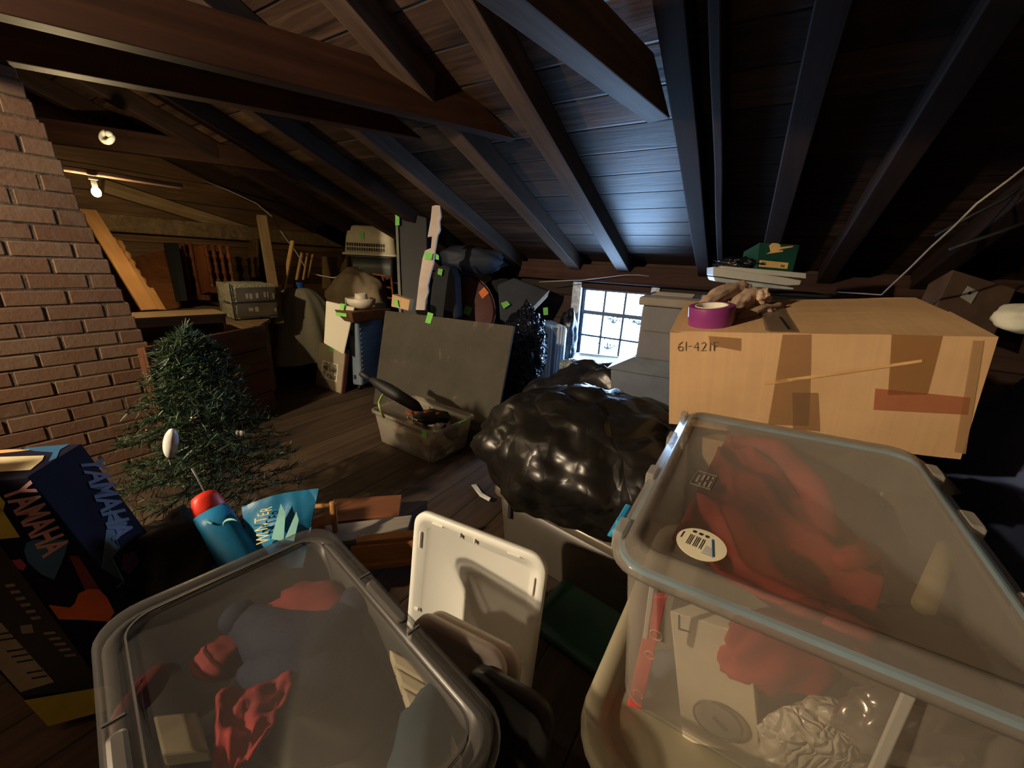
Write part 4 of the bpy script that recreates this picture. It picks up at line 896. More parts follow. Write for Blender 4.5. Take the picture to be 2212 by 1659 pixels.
# front face in its own 0..1 coordinates measured from the photograph
FOw, FXw, FZw = My @ FO, My.to_3x3() @ FX, My.to_3x3() @ FZ; fnw = FXw.cross(FZw).normalized()
def fuv(px, py):
    p_ = onp(px, py, FOw, fnw) - FOw; xx = FXw.dot(FXw); zz = FZw.dot(FZw); xz = FXw.dot(FZw); a = p_.dot(FXw); b2 = p_.dot(FZw); D_ = xx*zz-xz*xz
    return ((a*zz-b2*xz)/D_, (b2*xx-a*xz)/D_)
SOw, SXw, SZw = My @ SO, My.to_3x3() @ SX, My.to_3x3() @ SZ; snw = SXw.cross(SZw).normalized()
def suv(px, py):
    p_ = onp(px, py, SOw, snw) - SOw; xx = SXw.dot(SXw); zz = SZw.dot(SZw); xz = SXw.dot(SZw); a = p_.dot(SXw); b2 = p_.dot(SZw); D_ = xx*zz-xz*xz
    return ((a*zz-b2*xz)/D_, (b2*xx-a*xz)/D_)
def clampuv(l): return [(min(max(a, .004), .996), min(max(b2, .004), .996)) for a, b2 in l]
def fpl(name, px, mt, off=.001): return pl_(name, F1, clampuv([fuv(*p_) for p_ in px]), mt, off)
def spl_(name, px, mt, off=.001): return pl_(name, S1, clampuv([suv(*p_) for p_ in px]), mt, off)
print('fuv', fuv(60,1030), fuv(105,1570), fuv(250,1340), fuv(0,1042), 'suv', suv(200,950), suv(60,1030))
fpl('yellow_band', ((50,1513),(240,1480),(290,1536),(105,1570)), M_yel)
fpl('yellow_patch', ((-40,1060),(-5,1065),(12,1085),(5,1112),(-30,1110)), M_yel)
fpl('yellow_patch', ((-60,1095),(2,1095),(44,1160),(-40,1168)), M_yel)
fpl('blue_shape', ((75,1165),(150,1165),(140,1200),(118,1252),(90,1240),(62,1215),(53,1190),(58,1172)), M_blu, .0012)
fpl('orange_shape', ((106,1306),(152,1312),(162,1303),(170,1282),(190,1272),(215,1272),(232,1290),(248,1322),(235,1342),(180,1338),(128,1337)), M_orr, .0012)
fpl('dark_red_shape', ((150,1200),(170,1200),(215,1270),(185,1275)), mat('dark_red_print', (.16,.02,.02), .5), .0011)
fpl('pink_dot', ((25,1210),(45,1207),(58,1220),(52,1232),(38,1228)), M_mag, .0012)
fpl('keyboard_body', ((-60,1100),(8,1185),(205,1455),(205,1485),(50,1503),(-100,1300)), M_kb, .0014)
fpl('white_keys', ((-90,1255),(0,1340),(118,1472),(45,1494),(-100,1330)), M_kw, .0018)
bk = MB()
for k in range(17):
    if k % 7 in (2, 6): continue
    s_ = k/16; xa, ya_ = -60+s_*158, 1280+s_*186; L_ = 48-14*s_
    bk.slab([F1(*clampuv([fuv(*p_)])[0], .0024) for p_ in ((xa-L_+16, ya_+8), (xa-L_+18, ya_+11.5), (xa+16, ya_+5.5), (xa+14, ya_+2))], fnl*.0004)
build('black_keys', bk, M_kb, t)
bt_ = MB()
for (x, y, w_, h2) in [(12+k*11, 1262+k*14, 20, 6) for k in range(6)] + [(95+k*11, 1365+k*12, 24, 5) for k in range(5)] + [(45, 1350, 26, 18)]:
    bt_.slab([F1(*clampuv([fuv(*p_)])[0], .0024) for p_ in ((x, y), (x+w_, y-3), (x+w_+4, y+h2-3), (x+4, y+h2))], fnl*.0004)
build('panel_buttons', bt_, M_grp, t)
def ytext(uvf, Fc, nl, pA, pB, pC, mt, txt='YAMAHA', off=.0026):
    """pA->pB baseline start/end of the line of text, pC gives the top of the letters"""
    A_, B_, C_ = [Fc(*uvf(*p_), off) for p_ in (pA, pB, pC)]; xv = (B_-A_); L_ = xv.length; xv = xv.normalized(); yv = (C_-A_); yv = (yv - xv*yv.dot(xv)); hgt = yv.length; yv = yv.normalized()
    ML = Matrix((xv, yv, xv.cross(yv))).transposed().to_4x4(); ML.translation = (A_+B_)/2 + yv*hgt/2
    tm = text_mb(txt, hgt/.70, ML, .0004, bold=.03); w0 = max((ML.inverted() @ v).x for v in tm.v)*2
    ML2 = ML @ Matrix.Diagonal((L_/w0, 1, 1, 1)) @ ML.inverted(); tm.v = [ML2 @ v for v in tm.v]; build('lettering', tm, mt, t)
ytext(fuv, F1, fnl, (2,1060), (94,1206), (62,1038), M_pk)
ytext(suv, S1, snl, (166,992), (240,1170), (203,956), mat('faint_violet_print', (.045,.035,.11), .5))
spl_('teal_shape', ((235,1100),(275,1130),(255,1165),(245,1170),(258,1185),(240,1205),(268,1258),(215,1230)), mat('dark_teal_print', (.010,.045,.05), .5))
zg = [(268,1135),(247,1164),(257,1184),(239,1205),(266,1256),(250,1272)]
zz_ = MB().tube([S1(*clampuv([suv(*p_)])[0], .002) for p_ in zg], .0014, 5); build('zigzag_print', zz_, mat('pale_blue_print', (.10,.18,.22), .5), t)
spl_('violet_shape', ((265,1200),(290,1190),(300,1215),(280,1240),(262,1230)), mat('violet_print', (.05,.015,.07), .5))
TOw, TXw, TYw = My @ TO, My.to_3x3() @ TX, My.to_3x3() @ TY; tnw = TXw.cross(TYw).normalized()
def tuv(px, py):
    p_ = onp(px, py, TOw, tnw) - TOw; xx = TXw.dot(TXw); zz = TYw.dot(TYw); xz = TXw.dot(TYw); a = p_.dot(TXw); b2 = p_.dot(TYw); D_ = xx*zz-xz*xz
    return ((a*zz-b2*xz)/D_, (b2*xx-a*xz)/D_)
pl_('cream_label', T1, clampuv([tuv(*p_) for p_ in ((-60,990),(96,985),(92,995),(66,1016),(-60,1024))]), M_cw, .0014)
pl_('tan_shape', T1, clampuv([tuv(*p_) for p_ in ((0,972),(40,960),(70,972),(40,976),(0,980))]), M_tan, .0012)
pl_('blue_shape', T1, clampuv([tuv(*p_) for p_ in ((55,966),(80,953),(165,952),(130,972),(128,990),(105,998),(115,978),(75,975))]), M_blu, .0012)
if 0: pl_('blue_shape', T1, ((.45,.45),(.75,.35),(.97,.60),(.97,.93),(.70,.97),(.62,.70),(.40,.62)), M_blu, .0012)
if 0: pl_('cream_label', T1, ((.02,.15),(.80,.12),(.88,.55),(.02,.60)), M_cw, .0014)
if 0: pl_('orange_shape', T1, ((.05,.65),(.35,.62),(.50,.75),(.30,.93),(.1,.8)), M_tan, .0012)
# carton added out of view on the left to shade the lower keyboard box
t = thing('cardboard_box', 'unseen tall carton added to shade the lower keyboard box', 'cardboard box', frame(V((-2.05,.22,0)), yaw(20)))
build('carton', MB().box((-.26,-.2,0),(.26,.2,1.22)), M_card, t, bev=.005); build('packing_tape', MB().box((-.262,-.03,1.2205),(.262,.03,1.222)), mat('brown_tape', (.20,.11,.05), .4), t)
# ------------------------------------------------------------------ 12. plank chest and things behind it
bl_ = atz(312, 750, .735); br_ = atz(572, 702, .735); bl_.z = br_.z = 0; print('chest', bl_, br_); cxd = hz(br_-bl_); Lc = (br_-bl_).length; back = V((-cxd.y, cxd.x, 0))
M_chest = wood('red_brown_chest_wood', (.075,.030,.015), (.155,.068,.036), 0, .7, .5, .15); M_crate = wood('worn_crate_wood', (.12,.075,.04), (.30,.20,.11), 0, .8, .7, .25); M_ytop = wood('honey_crate_wood', (.42,.24,.08), (.66,.42,.16), 0, .8, .6, .2)
Mch = frame(bl_, cxd); t = thing('plank_chest', 'low red brown plank chest behind the christmas tree', 'chest', Mch)
hc = .735
for k in range(4): build('front_plank', MB().box((0, 0, .02+k*.18), (Lc, .022, .194+k*.18)), M_chest, t, bev=.004)
build('side_panel', MB().box((Lc-.022,.022,.02),(Lc,.09,hc-.01)), M_chest, t, bev=.003); build('side_panel', MB().box((0,.022,.02),(.022,.09,hc-.01)), M_chest, t, bev=.003); build('back_panel', MB().box((.022,.07,.02),(Lc-.022,.09,hc-.02)), M_chest, t)
# low crate by the chimney
o1 = atz(262, 697, .98)
def obj_at(px, py, dep_, z0): p_ = P(px, py, dep_); return V((p_.x, p_.y, z0))
c1 = P(385, 682, 2.72); c0_ = P(285, 700, 2.55); zt4 = (c1.z+c0_.z)/2; dx = hz(c1-c0_)
t = thing('wooden_crate', 'small dark wooden crate between the chimney and the chest', 'crate', frame(V((c0_.x-.04*dx.x, c0_.y-.04*dx.y, zt4-.24)), dx))
build('frame', MB().box((0,0,.19),(.56,.02,.24)).box((0,0,0),(.56,.02,.09)).box((.54,0,.09),(.56,.28,.24)).box((0,.28,0),(.56,.30,.24)).box((0,.02,0),(.56,.28,.02)), M_crate, t, bev=.003); build('top_board', MB().box((-.01,-.01,.24),(.57,.30,.26)), M_crate, t, bev=.003)
t['label'] = 'small dark wooden crate between the chimney and the plank chest'
sup = thing('wooden_crate', 'lower dark crate behind the plank chest, next to the chimney', 'crate', frame(V((c0_.x-.04*dx.x, c0_.y-.04*dx.y, 0)), dx))
build('frame', MB().box((0,.02,0),(.54,.30,zt4-.26)), M_crate, sup, bev=.004)
# pale topped cabinet
zt5 = .69
ca5 = atz(392, 690, zt5); dx5 = hz(atz(500, 716, zt5)-ca5); M5 = frame(V((ca5.x, ca5.y, 0)), dx5); M5i = M5.inverted()
t = thing('wooden_cabinet', 'pale topped wooden cabinet under the plastic wrapped parcel', 'cabinet', M5)
poly5 = [tuple((M5i @ atz(x, y, zt5))[:2]) for x, y in ((392,690),(500,716),(556,706),(584,688),(560,668),(440,660),(345,672))]
build('top', MB().prism(poly5, zt5-.035, zt5), M_crate, t, bev=.004)
c5 = (sum(p[0] for p in poly5)/7, sum(p[1] for p in poly5)/7); pin = [(c5[0]+(x-c5[0])*.93, c5[1]+(y-c5[1])*.93) for x, y in poly5]
build('cabinet_body', MB().prism(pin, 0, zt5-.035), M_crate, t)
Lf5 = poly5[1][0]
build('front_panel', MB().box((.02,.0,.02),(Lf5-.03,.012,zt5-.035)), M_ytop, t, bev=.003, label='honey coloured front panel')
build('corner_post', MB().box((-.02,-.005,0),(.03,.03,zt5-.035)), M_ytop, t, bev=.003)
# wrapped parcel
M_wrap = bagmat('clear_plastic_wrap', (.42,.40,.30), .18, .8, 14); M_dk = mat('dark_parcel_side', (.10,.085,.065), .4, bmp=.4)
pc = atz(507, 690, zt5+.012); pd = (pc-CAM).dot(Fw); print('parcel depth', pd)
lft = hz(V((-.93,.36,0))) if 0 else hz(atz(440,665,zt5)-pc); rgt = V((-lft.y, lft.x, 0))*-1
if rgt.dot(V((1,0,0))) < 0: rgt = -rgt
wl_ = .42; wr_ = .36; hp = .30
t = thing('wrapped_parcel', 'box wrapped in shiny clear plastic and black straps on the cabinet', 'parcel', frame(pc, rgt))
Mi5 = t.matrix_world.inverted().to_3x3(); lv = Mi5 @ (lft*wl_)
pb5 = MB(); 
def pcell(a, b2, c_): return V((a*wr_, 0, 0)) + lv*b2 + V((0, 0, c_*hp)) + V((noise.noise(V((a*4,b2*4,c_*4))), noise.noise(V((a*4,b2*4+9,c_*4))), noise.noise(V((a*4,b2*4,c_*4+7)))))*.012
for fx in (lambda a,b2: pcell(a,0,b2), lambda a,b2: pcell(0,1-a,b2), lambda a,b2: pcell(a,b2,1), lambda a,b2: pcell(1,a,b2), lambda a,b2: pcell(1-a,1,b2), lambda a,b2: pcell(a,1-b2,0)): pb5.grid(fx, 10, 10)
build('wrapping', pb5, M_wrap, t, smooth=True)
build('dark_side', MB().slab([pcell(.06,0,.08)+V((0,-.008,0)), pcell(.97,0,.08)+V((0,-.008,0)), pcell(.97,0,.92)+V((0,-.008,0)), pcell(.12,0,.92)+V((0,-.008,0))], (0,-.002,0)), M_dk, t)
M_bprint = mat('grey_box_print', (.32,.30,.24), .5)
for (a, c_, w_, h2) in ((.30,.60,.05,.14),(.38,.58,.06,.16),(.52,.60,.06,.15),(.70,.62,.05,.16),(.78,.60,.03,.18),(.90,.58,.04,.16),(.32,.22,.10,.10),(.46,.20,.08,.14),(.9,.18,.05,.1)): build('parcel_print', MB().box((a*wr_,-.014,c_*hp),((a+w_)*wr_,-.011,(c_+h2)*hp)), M_bprint, t)
build('strap', MB().slab([V((-.004,-.012,0)), V((.006,-.012,0)), V((.006,-.012,hp+.01)), V((-.004,-.012,hp+.01))], (0,-.002,0)), M_black, t)
build('strap', MB().slab([V((-.003,-.014,hp*.46)), V((wr_,-.014,hp*.5)), V((wr_,-.014,hp*.54)), V((-.003,-.014,hp*.5))], (0,-.002,0)), M_black, t)
build('strap', MB().slab([lv*.0+V((-.012,0,hp*.46)), lv*.4+V((-.014,0,hp*.47)), lv*.4+V((-.014,0,hp*.50)), V((-.012,0,hp*.49))], (-.002,0,0)), M_black, t)
build('strap', MB().slab([lv*.8+V((-.014,0,0)), lv*.83+V((-.014,0,0)), lv*.83+V((-.014,0,hp)), lv*.8+V((-.014,0,hp))], (-.002,0,0)), M_black, t)
# ------------------------------------------------------------------ 13. turned chair backs, boards by the wall
M_chair = wood('glossy_chair_wood', (.10,.030,.012), (.26,.09,.035), 2, .8, .25, .05); M_hon = wood('honey_pine', (.26,.12,.04), (.42,.22,.08), 0, .8, .4, .1)
def spindle(parent, x, z0, z1, r=.012):
    prof = []; n_ = 26
    for i in range(n_+1):
        s_ = i/n_; rr_ = r*(.55+.30*abs(math.sin(s_*9))+.35*(abs(math.sin(s_*17)) > .9)); prof.append((rr_, z0+(z1-z0)*s_))
    prof += [(r*.5, z1+.002), (r*1.1, z1+.010), (r*1.25, z1+.020), (r*.9, z1+.032), (r*.2, z1+.036)]
    build('spindle', MB().lathe(prof, (x,0,0), 10), M_chair, parent, smooth=True)
def chairback(px0, px1, ytop, ybot, dep_, n_, label, skip=()):
    a = P(px0, ytop, dep_); b_ = P(px1, ytop, dep_); c_ = P(px0, ybot, dep_); Lw = (b_-a).length; hh_ = (c_-a).length
    t = thing('spindle_chair', label, 'chair', frame(V((a.x, a.y, a.z-hh_)), hz(b_-a)), 'upturned spindle chairs')
    for k in range(n_):
        if k in skip: continue
        spindle(t, Lw*k/(n_-1), .02, hh_-.04, .021)
    build('back_rail', MB().box((-.03,-.015,.0),(Lw+.03,.02,.06)), M_chair, t, bev=.006)
    return t, Lw, hh_
t, Lw, hh_ = chairback(393, 425, 522, 645, 4.1, 3, 'upturned spindle chair with a curved back panel, left of the pair', (2,))
build('curved_panel', MB().slab([V((.06,.02,.05)), V((Lw+.05,.02,.10)), V((Lw+.09,.02,hh_*.55)), V((Lw+.08,.02,hh_-.02)), V((.07,.02,hh_-.04))], (0,.02,0)), M_chair, t, bev=.006)
build('leg', MB().tube([(-.04,0,.02),(-.05,0,-.12)], [.016,.012], 10), M_chair, t, smooth=True)
chairback(443, 490, 527, 630, 4.0, 4, 'upturned spindle chair with four turned spindles, right of the pair')
def wpost(name, label, cat, p0, p1, wd_, ht_, mt, group=None): return pbeam(name, p0, p1, wd_, ht_, mt, label, cat, group)
wpost('door_leaf', 'long honey coloured board leaning beside the chimney', 'board', P(325,672,2.85), P(190,455,3.1), .10, .03, M_hon)
wpost('door_leaf', 'narrow honey board leaning right of the longest leaning board', 'board', P(345,672,2.95), P(240,515,3.2), .05, .03, M_hon)
t = thing('turned_post', 'turned wooden bed post leaning beside the honey boards', 'bed post', Matrix.Translation(P(345,670,3.0)))
a = V((0,0,0)); b_ = P(256,517,3.2)-P(345,670,3.0); n_ = 40; rr_ = [.020*(.8+.35*math.sin(i*1.3)+.15*math.sin(i*.5)) for i in range(n_)]; rr_[-1] = .006; rr_[-3] = .022
build('post', MB().tube([a.lerp(b_, i/(n_-1)) for i in range(n_)], rr_, 12), M_hon, t, smooth=True); build('block', MB().beam(a+(b_)*-.02, a+b_*.28, .07, .04), M_hon, t, bev=.006)
# brown wardrobe side behind
M_wsd = wood('cupboard_wood', (.12,.04,.015), (.28,.11,.04), 0, .7, .4, .1)
q = [P(x, y, 4.25) for x, y in ((285,560),(355,542),(400,650),(325,670))]
mb = MB().slab([P(282,556,3.9), P(352,540,4.1), P(385,665,3.9), P(330,675,3.8)], EE*-.04+DD*.05); item('cupboard_panel', 'reddish brown cupboard panel between the leaning boards and the chairs', 'panel', mb, M_wsd, False, .003)
mb = MB().slab([P(352,524,3.9), P(372,524,3.9), P(392,650,3.8), P(380,652,3.8)], DD*.05); item('black_board', 'narrow black panel left of the spindle chairs', 'panel', mb, M_black, False)
# bits on the left wall beam
mb = MB().blob(P(275,490,3.9), (.04,.03,.04), 5, .3, sub=2); item('paper_wad', 'pale crumpled paper on the left wall beam', 'paper', mb, mat('pale_paper', (.6,.55,.4), .8), False)
# post and slats
wpost('roof_post', 'square wooden post rising behind the wrapped parcel', 'post', P(603,700,3.75), P(565,468,3.75), .085, .085, M_plate)
for k, (xa, ya_, xb, yb, dd) in enumerate(((612,625,632,520,3.9),(640,605,652,545,4.0),(655,605,664,547,4.05),(664,600,676,549,4.1))):
    wpost('wooden_lath', ['widest pale slat leaning right of the post', 'second pale slat right of the post', 'thin slat third right of the post', 'thin slat farthest right of the post'][k], 'slat', P(xa, ya_, dd), P(xb, yb, dd), .05 if k < 1 else .035 if k < 2 else .02, .02, M_ytop, 'slats leaning by the grey cover')
wpost('wall_brace', 'short diagonal brace behind the grey covered load', 'brace', P(735,590,4.9), P(755,552,4.9), .09, .05, M_plate)
wpost('wall_stud', 'upright plank on the left wall behind the slats', 'plank', P(712,625,5.0), P(712,555,5.0), .18, .03, M_plate)
wpost('wall_stud', 'upright plank on the left wall right of the post', 'plank', wl(545,600)+EE*.03, wl(545,515)+EE*.03, .22, .03, M_walll)
# ------------------------------------------------------------------ 14. grey cover over a load, blue cap
M_tarp = mat('grey_cover_cloth', (.24,.225,.185), .8, vs=2, var=.06, bmp=.2, bs=60); 
f0 = P(590,745,3.25); tc0 = atz(668, 800, .0); print('tarp', tc0)
base = V((-2.35, 3.95, 0))
lc0 = atz(655, 815, 0); pk = P(650, 612, (lc0+Fw*.25-CAM).dot(Fw)); pk.x = lc0.x-.02; pk.y = lc0.y+.15; print('peak', pk)
t = thing('covered_load', 'bulky load under a grey cloth cover with a blue cap on top', 'cover', Matrix.Translation((pk.x, pk.y, 0)))
def tarp(u_, v2):   # v2 0 peak -> 1 hem
    a_ = 2*math.pi*u_; s_ = v2; rad = .05 + .40*(s_**.72); fold = .035*math.sin(a_*7+1)*s_**1.4 + .02*math.sin(a_*13)*s_
    zz = pk.z*.985 - (pk.z-.22)*s_**1.5 - .03*math.sin(a_*3)*s_
    el = 1 + .12*math.cos(a_-.35)**2
    return V((math.cos(a_)*(rad*el+fold), math.sin(a_)*(rad+fold)*.8, zz))
mb = MB().grid(tarp, 90, 26); build('cloth_cover', mb, M_tarp, t, smooth=True)
build('load', MB().box((-.26,-.18,0),(.28,.20,.60)), M_black, t, bev=.02)
cpz = Matrix.Translation((0,0,pk.z-.03)); build('cap', MB().lathe([(.048,0),(.050,.01),(.050,.065),(.046,.072)], n=24), mat('blue_cap_plastic', (.02,.10,.45), .4), t, cpz, label='blue cap'); 
# second grey-brown covered part to the right
mb = MB().blob(P(770,625,4.25)-ZZ*.12, (.33,.2,.33), 101, .10, 1.6, 4, None, .04); item('brown_garment_bag', 'brown soft bag behind the white board', 'bag', mb, mat('brown_soft_bag', (.16,.12,.075), .8, bmp=.3, bs=20))
t = thing('shelf_unit', 'dark shelf stack carrying the pet carrier and its bin', 'shelf', frame(V((P(760,600,4.6).x, P(760,600,4.6).y, 0)), hz(P(855,600,4.6)-P(755,600,4.6))))
build('shelf_body', MB().box((-.02,0,0),(.60,.35,P(760,603,4.6).z-.01)), M_ddark, t)
# ------------------------------------------------------------------ 15. pet carrier on dark bin
M_pet = mat('beige_carrier_plastic', (.46,.42,.30), .45, var=.06); M_bin = mat('charcoal_bin', (.025,.028,.032), .5)
c0_ = P(755,602,4.6); c1 = P(853,602,4.6); dx = hz(c1-c0_); Lb = (c1-c0_).length; zb0 = c0_.z; 
ct_ = P(755,550,4.6).z
t = thing('storage_bin', 'charcoal bin beneath the beige pet carrier', 'storage bin', frame(V((c0_.x, c0_.y, zb0-.008)) + dx*Lb/2 + hz(ZZ.cross(dx))*.17, dx)); tub(t, Lb-.04, .34, ct_-zb0, .03, .06, M_bin)
hp_ = P(755,487,4.6).z - ct_
t = thing('pet_carrier', 'beige plastic pet carrier top with vent slots on the charcoal bin', 'pet carrier', frame(V((c0_.x, c0_.y, ct_)) + dx*(Lb/2-.02) + hz(ZZ.cross(dx))*.18, dx))
Lp = Lb+.06
build('shell', MB().loft([(Lp+.04,.40,.04,0),(Lp+.04,.40,.04,.025),(Lp,.36,.06,.03),(Lp-.03,.34,.07,hp_*.6),(Lp-.08,.28,.08,hp_*.95),(Lp-.14,.22,.07,hp_)], True, True), M_pet, t, smooth=True)
vs_ = MB()
for r_ in range(2):
    for k in range(16): vs_.box((-Lp*.42+k*.028, -.192, .05+r_*.05), (-Lp*.42+k*.028+.012, -.17, .085+r_*.05))
build('vent_slots', vs_, M_black, t); build('tape_strip', MB().obox((-.10,-.176,hp_*.55),(.05,0,.0),(0,.012,.07),(0,-.006,0)), M_green, t, label='green tape'); build('handle', MB().tube([(-.09,0,hp_-.01),(-.08,0,hp_+.02),(.08,0,hp_+.02),(.09,0,hp_-.01)], .008, 8), M_black, t)
# tall black board
a = P(858,440,4.15); 
slabpx('tall_black_board', 'tall black boxed panel with a green tape strip, right of the pet carrier', 'panel', ((857,452),(921,470),(925,700),(868,700)), 3.74, hz(V((.2,.98,0)))*.12, M_black)
mb = MB().slab([P(854,457,3.71), P(863,457,3.71), P(863,487,3.71), P(854,487,3.71)], Fw*-.004); o = [x for x in bpy.data.objects if x.name.startswith('tall_black_board')][0]; mb.v = [v - o.location for v in mb.v]; build('tape_strip', mb, M_green, o, label='green tape')
mb = MB().slab([P(853,446,3.72), P(858,446,3.72), P(868,690,3.72), P(862,690,3.72)], V((0,.01,0))); mb.v = [v - o.location for v in mb.v]; build('panel_edge', mb, mat('grey_green_edge', (.10,.11,.09), .6), o)
# ------------------------------------------------------------------ 16. ragged foam strip
def z5(x, y): return (560+x/4.424, 400+y/4.424)
op = [z5(*p_) for p_ in ((1650,200),(1690,190),(1728,195),(1735,300),(1722,345),(1728,430),(1703,480),(1680,610),(1665,720),(1665,745),(1640,830),(1610,960),(1615,1020),(1590,1100),(1580,1195),(1495,1192),(1528,900),(1560,700),(1583,625),(1640,600),(1650,490),(1608,497),(1640,310))]
mb = MB().slab([P(x, y, 3.38) for x, y in op], hz(V((.15,1,0)))*.03)
o = item('foam_packing_strip', 'tall ragged pale packing strip leaning above the grey panel', 'packing strip', mb, mat('pale_foam', (.50,.42,.38), .6, vs=3, var=.12), False, .002)
for q in (((918,543),(935,548),(932,562),(917,560)), ((942,548),(948,552),(948,562),(941,560))):
    tm = MB().slab([P(x, y, 3.37) for x, y in q], Fw*-.004); tm.v = [v-o.location for v in tm.v]; build('tape_strip', tm, M_green, o, label='green tape')
# ------------------------------------------------------------------ 17. big grey panel
TLp, TRp, BRp = V((-1.078,3.13,.894)), V((.015,2.622,.882)), V((-.133,2.606,0)); BLp = atz(800, 905, 0)
BRp = atz(1062, 972, 0); TRp = P(1117,708,(BRp-CAM).dot(Fw)+.12); BLp = atz(806, 872, 0); TLp = P(824,667,(BLp-CAM).dot(Fw)+.10)
px_ = (BRp-BLp).normalized(); pzv = ((TRp+TLp)/2-(BRp+BLp)/2).normalized(); pyv = pzv.cross(px_).normalized(); pzv = px_.cross(pyv).normalized()
Mp = Matrix((px_, pyv, pzv)).transposed().to_4x4(); Mp.translation = BLp
mpn, nt, b = nodes('dusty_grey_panel'); v = texco(nt)
cg = ramp(nt, noisen(nt, v, 3, 5), [(.3, (.052,.047,.038)), (.7, (.078,.070,.057))]); sp_ = ramp(nt, noisen(nt, texco(nt, (9, 1, 6)), 1, 4, .6), [(.62, (0,0,0)), (.72, (1,1,1))]); cg = mixc(nt, mathn(nt, 'MULTIPLY', sp_, .5), cg, (.21,.165,.13))
nt.links.new(cg, b.inputs['Base Color']); b.inputs['Roughness'].default_value = .8; b.inputs['Specular IOR Level'].default_value = .2
t = thing('leaning_panel', 'big dusty grey board leaning behind the open clear tub', 'panel', Mp); Mpi = Mp.inverted()
cor = [Mpi @ p_ for p_ in (BLp, BRp, TRp, TLp)]; print('panel', cor)
build('board', MB().slab([V((c_.x, 0, c_.z)) for c_ in cor], (0,.018,0)), mpn, t, bev=.004)
Hn = cor[3].z; tm = MB().slab([V((x, -.004, z)) for x, z in [( (Mpi @ onp(*p_, BLp, pyv)).x, (Mpi @ onp(*p_, BLp, pyv)).z) for p_ in ((925,674),(937,678),(930,700),(919,697))]], (0,.002,0)); build('tape_strip', tm, M_green, t, label='green tape')
# ------------------------------------------------------------------ 18. open clear tub with clutter
zr_ = .25
rL, rM, rR, rB = atz(797,884,zr_), atz(937,938,zr_), atz(1018,884,zr_), atz(868,838,zr_)
dx = hz(rM-rL); dyy = hz(ZZ.cross(dx)); Lo = (rM-rL).length; Wo = ((rR-rM).length*.86); cen = rM - hz(rM-rL)*(rM-rL).length/2 + hz(ZZ.cross(rM-rL))*Wo/2; print('open tub', Lo, Wo, cen)
t = thing('open_tub', 'open clear plastic tub full of odds and ends on the floor', 'storage tub', frame(V((cen.x, cen.y, 0)), dx))
F_op = frost('hazy_clear_plastic', (.46,.42,.34), .30, .3, .35); tub(t, Lo-.03, Wo-.03, zr_, .035, .13, F_op, rimw=.016, rimh=.02)
build('tape_strip', MB().box((Lo/2-.10,-Wo/2-.006,zr_-.045),(Lo/2-.06,-Wo/2-.003,zr_-.002)), M_green, t, label='green tape'); build('tape_strip', MB().box((Lo/2-.005,.02,zr_-.002),(Lo/2+.008,.10,zr_+.003)), M_green, t, label='green tape')
def inm(name, label, cat, c, rad, seed, mt, **k): mb = MB().blob(V((cen.x, cen.y, 0)) + dx*c[0] + dyy*c[1] + ZZ*c[2], rad, seed, .18, 2.4, 3, **k); return item(name, label, cat, mb, mt)
inm('pink_cloth', 'pinkish cloth at the bottom of the open tub', 'cloth', (.08,-.06,.07), (.13,.09,.05), 1, mat('pinkish_cloth', (.42,.26,.18), .8)); inm('magenta_wrap', 'magenta wrapping at the left front of the open tub', 'wrap', (-.10,-.13,.15), (.035,.02,.03), 2, mat('magenta_wrap', (.30,.05,.12), .5))
inm('knit_cloth', 'tan knitted cloth in the left half of the open tub', 'cloth', (-.06,-.06,.13), (.11,.08,.05), 3, mat('tan_knit', (.40,.32,.20), .85)); inm('dark_toy', 'dark tangle on top of the open tub contents', 'toy', (.06,.04,.22), (.12,.10,.035), 4, M_black, crease=.2)
inm('orange_piece', 'orange red piece on top of the open tub contents', 'toy', (.03,.02,.255), (.030,.022,.012), 5, mat('orange_red', (.50,.12,.05), .5)); inm('orange_piece', 'second orange red piece nearer the right rim of the open tub', 'toy', (.10,.05,.25), (.022,.015,.010), 6, mat('orange_red_b', (.45,.12,.06), .5))
for k, (a_, b2) in enumerate(((-.06,-.08),(-.03,-.09),(-.01,-.085),(-.08,-.07))): inm('bead', 'glinting bead cluster at the front of the open tub', 'bead', (a_, b2, .21), (.010,.010,.010), 7+k, mat('shiny_bead', (.75,.65,.45), .1, .9))['group'] = 'glinting beads in the open tub'
inm('red_cloth', 'dark red cloth at the right wall of the open tub', 'cloth', (.17,.04,.14), (.02,.07,.04), 14, M_dred); inm('wood_block', 'brown block at the left rim of the open tub', 'block', (-.12,.02,.21), (.06,.05,.02), 15, M_rb)
# brush/umbrella sticking out
t0 = P(779,806,2.62); t1 = P(912,886,2.50); t_ = thing('folded_umbrella', 'black folded umbrella sticking out of the open tub', 'umbrella', Matrix.Translation(t0)); d_ = t1-t0
build('canopy', MB().tube([d_*s_ for s_ in (.18,.3,.45,.7,.9,1)], [.020,.034,.044,.040,.036,.010], 12), M_black, t_, smooth=True); build('handle', MB().tube([d_*s_ for s_ in (0,.03,.2)], [.018,.022,.016], 10), M_black, t_, smooth=True)
o = item('green_tube', 'yellow green cord looping over the left rim of the open tub', 'cord', MB().tube([P(834,846,2.62), P(824,856,2.60), P(818,870,2.56), P(822,888,2.52), P(830,902,2.50)], .007, 8), mat('yellow_green', (.30,.42,.10), .5))
